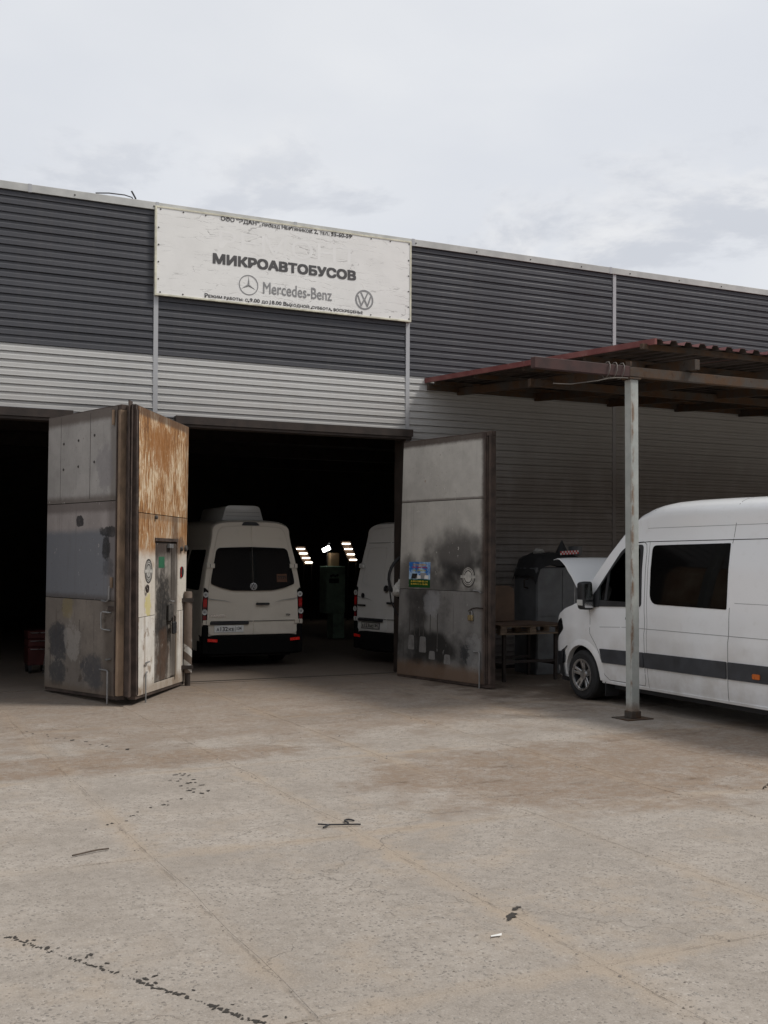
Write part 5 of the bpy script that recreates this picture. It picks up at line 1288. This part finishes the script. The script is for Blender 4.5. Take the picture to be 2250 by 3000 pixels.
tag(link('metal_pot', pot.mesh('pot', True), 'locker_grey'), 'small round metal pot on top of the locker', 'pot')
rg = MB().lathe([(.02, .0), (.10, .01), (.11, .05), (.06, .09), (.015, .095)], 10, 'z', (6.62, -.85, 2.07))
for i, q in enumerate(rg.v): rg.v[i] = (q[0] + rb.uniform(-.015, .015), q[1] + rb.uniform(-.015, .015), q[2] + rb.uniform(-.01, .01))
tag(link('rag', rg.mesh('rag', True), 'decal_pale'), 'pale crumpled rag lying on the locker cover', 'rag')
# rounded brown board stood on the pallet
arc = rpoly([(-.24, 0), (.22, 0), (.22, .60), (-.24, .60)], [0, 0, .16, .16], 6)
cb = thing('chair_back', 'brown board with a rounded top standing on the pallet table', 'board', (5.56, -1.35, .942))
link('panel', bevel(MB().prism(arc, -.03, .03, 'y').mesh(), .01, 2), 'brown_board', cb)
link('side_panel', bevel(MB().prism(rpoly([(.03, 0), (.40, 0), (.40, .56), (.03, .58)], [0, 0, .14, .02], 5), .18, .22, 'x').mesh(), .008, 1), 'brown_board', cb)

# ================================================================ SMALL THINGS ON THE YARD
def blob(r, seed):
    q = random.Random(seed); n = 11; st = q.uniform(1.1, 1.9); a0 = q.uniform(0, 3)
    pts = [(r * st * math.cos(2 * math.pi * k / n) * q.uniform(.45, 1.25), r * math.sin(2 * math.pi * k / n) * q.uniform(.35, 1.25)) for k in range(n)]
    pts = rpoly([(x * math.cos(a0) - y * math.sin(a0), x * math.sin(a0) + y * math.cos(a0)) for x, y in pts], r * .5, 2)
    me = MB().add([(x, y, 0.) for x, y in pts], [tuple(range(len(pts)))]).mesh('blob'); me.materials.append(MATS['oil']); return me
BL = [blob(1., k) for k in range(6)]
def spots(name, label, pts):
    x0 = pts[0]; rt_ = thing(name, label, 'oil stain', (x0[0], x0[1], 0.0035))
    for x, y, r in pts:
        o = link('drip', rs.choice(BL), None, rt_, (x - x0[0], y - x0[1], rs.uniform(0, .0006)), (0, 0, rs.uniform(0, 6))); o.scale = (r, r, 1)
L_ = []
a, b = Vector((-3.85, -10.75)), Vector((-2.70, -12.95)); n = 190
for k in range(n):
    q = k / n; w_ = .03
    dn_ = .35 if (q * 5) % 1 > .75 else 1
    p_ = a.lerp(b, q) + Vector((rs.gauss(0, .008), rs.gauss(0, .008)))
    L_.append((p_.x, p_.y, rs.uniform(.005, .013) * (.6 + .5 * q) * dn_))
    if rs.random() < .10: L_.append((p_.x + rs.uniform(.02, .10), p_.y + rs.uniform(-.02, .06), rs.uniform(.006, .014)))
spots('oil_drip_trail', 'dark oil drip trail running across the concrete in the lower left corner', L_)
L_ = []
for k in range(22):
    q = k / 21; L_.append((-1.62 + rs.uniform(-.12, .13) - .05 * q, -7.15 - .95 * q + rs.uniform(-.05, .05), rs.uniform(.010, .021)))
for k in range(12):
    q = k / 11; L_.append((-1.85 - .9 * q + rs.uniform(-.06, .06), -8.25 - .75 * q + rs.uniform(-.06, .06), rs.uniform(.008, .018)))
spots('wet_spot_trail', 'cluster of small dark wet spots in the middle left of the yard', L_)
L_ = [(-2.45 + .75 * k / 14 + rs.uniform(-.06, .06), -4.15 - 1.6 * k / 14 + rs.uniform(-.1, .1), rs.uniform(.010, .020)) for k in range(15)]
spots('wet_spot_trail', 'row of small dark spots in front of the left gate', L_)
spots('oil_splash', 'pair of small black oil splashes in the right foreground', [(-1.02, -12.02, .032), (-.98, -11.99, .018), (-1.06, -12.06, .02), (-.93, -11.92, .024), (-.89, -11.90, .014)])
# bent rod and hook
rod = MB(); rod.tube([(-1.20, -9.62, .02), (-1.14, -9.66, .018), (-.93, -9.72, .014), (-.90, -9.735, .013)], .006, 6); rod.tube([(-1.19, -9.70, .012), (-1.12, -9.655, .016)], .007, 6)
tag(link('metal_rod', rod.mesh('rod', True), 'ink'), 'bent black metal rod lying in the middle of the yard', 'rod')
hk = MB().tube([(-.93 + .035 * math.cos(k * .6), -9.60 + .055 * math.sin(k * .6), .012) for k in range(7)] + [(-.97, -9.66, .012)], .007, 6)
tag(link('wire_hook', hk.mesh('hook', True), 'ink'), 'small black wire hook on the concrete just behind the bent rod', 'hook')
tw = MB().tube([(-3.02, -9.72, .012), (-2.85, -9.66, .016), (-2.76, -9.64, .012)], .006, 6)
tag(link('twig', tw.mesh('twig', True), 'twig'), 'thin brown twig lying on the slab joint at lower left', 'twig')
sc = MB().add([(-1.31, -12.28, .008), (-1.25, -12.29, .010), (-1.24, -12.275, .016), (-1.30, -12.262, .008)], [(0, 1, 2, 3)])
sm = sc.mesh('scrap'); tag(link('paper_scrap', sm, 'paper_scrap'), 'tiny white paper scrap on the concrete in the right foreground', 'paper')
cl = MB(); q = random.Random(12)
for k in range(70):
    x, y, r = q.gauss(3.05, .07), q.gauss(-10.0, .05), q.uniform(.006, .02)
    cl.add([(x + r, y, 0), (x, y + r, 0), (x - r, y, 0), (x, y - r, 0), (x + r * .2, y, r * q.uniform(.6, 2.2))], [(0, 1, 4), (1, 2, 4), (2, 3, 4), (3, 0, 4)])
tag(link('dirt_clod', cl.mesh('clod'), 'twig'), 'dark clod of dirt on the concrete at the right edge', 'dirt')
gr = MB()
for k in range(2600):
    x, y = q.uniform(-6, 7), q.uniform(-14.5, -1.0)
    if q.random() < .45: x = -1.02 + 1.53 * round((x + 1.02) / 1.53) + q.gauss(0, .06)
    r = q.uniform(.003, .009) * (1.6 if q.random() < .06 else 1); h = r * q.uniform(.5, 1.)
    a = q.uniform(0, 2); ca, sa = math.cos(a) * r, math.sin(a) * r
    gr.add([(x + ca * 1.4, y + sa, 0), (x - sa, y + ca, 0), (x - ca * 1.2, y - sa, 0), (x + sa, y - ca, 0), (x + ca * .2, y, h)], [(0, 1, 4), (1, 2, 4), (2, 3, 4), (3, 0, 4)])
g_ = link('loose_grit', gr.mesh('grit'), 'pebble'); g_['kind'] = 'stuff'; g_['label'] = 'loose grit and small stones scattered over the yard'; g_['category'] = 'grit'
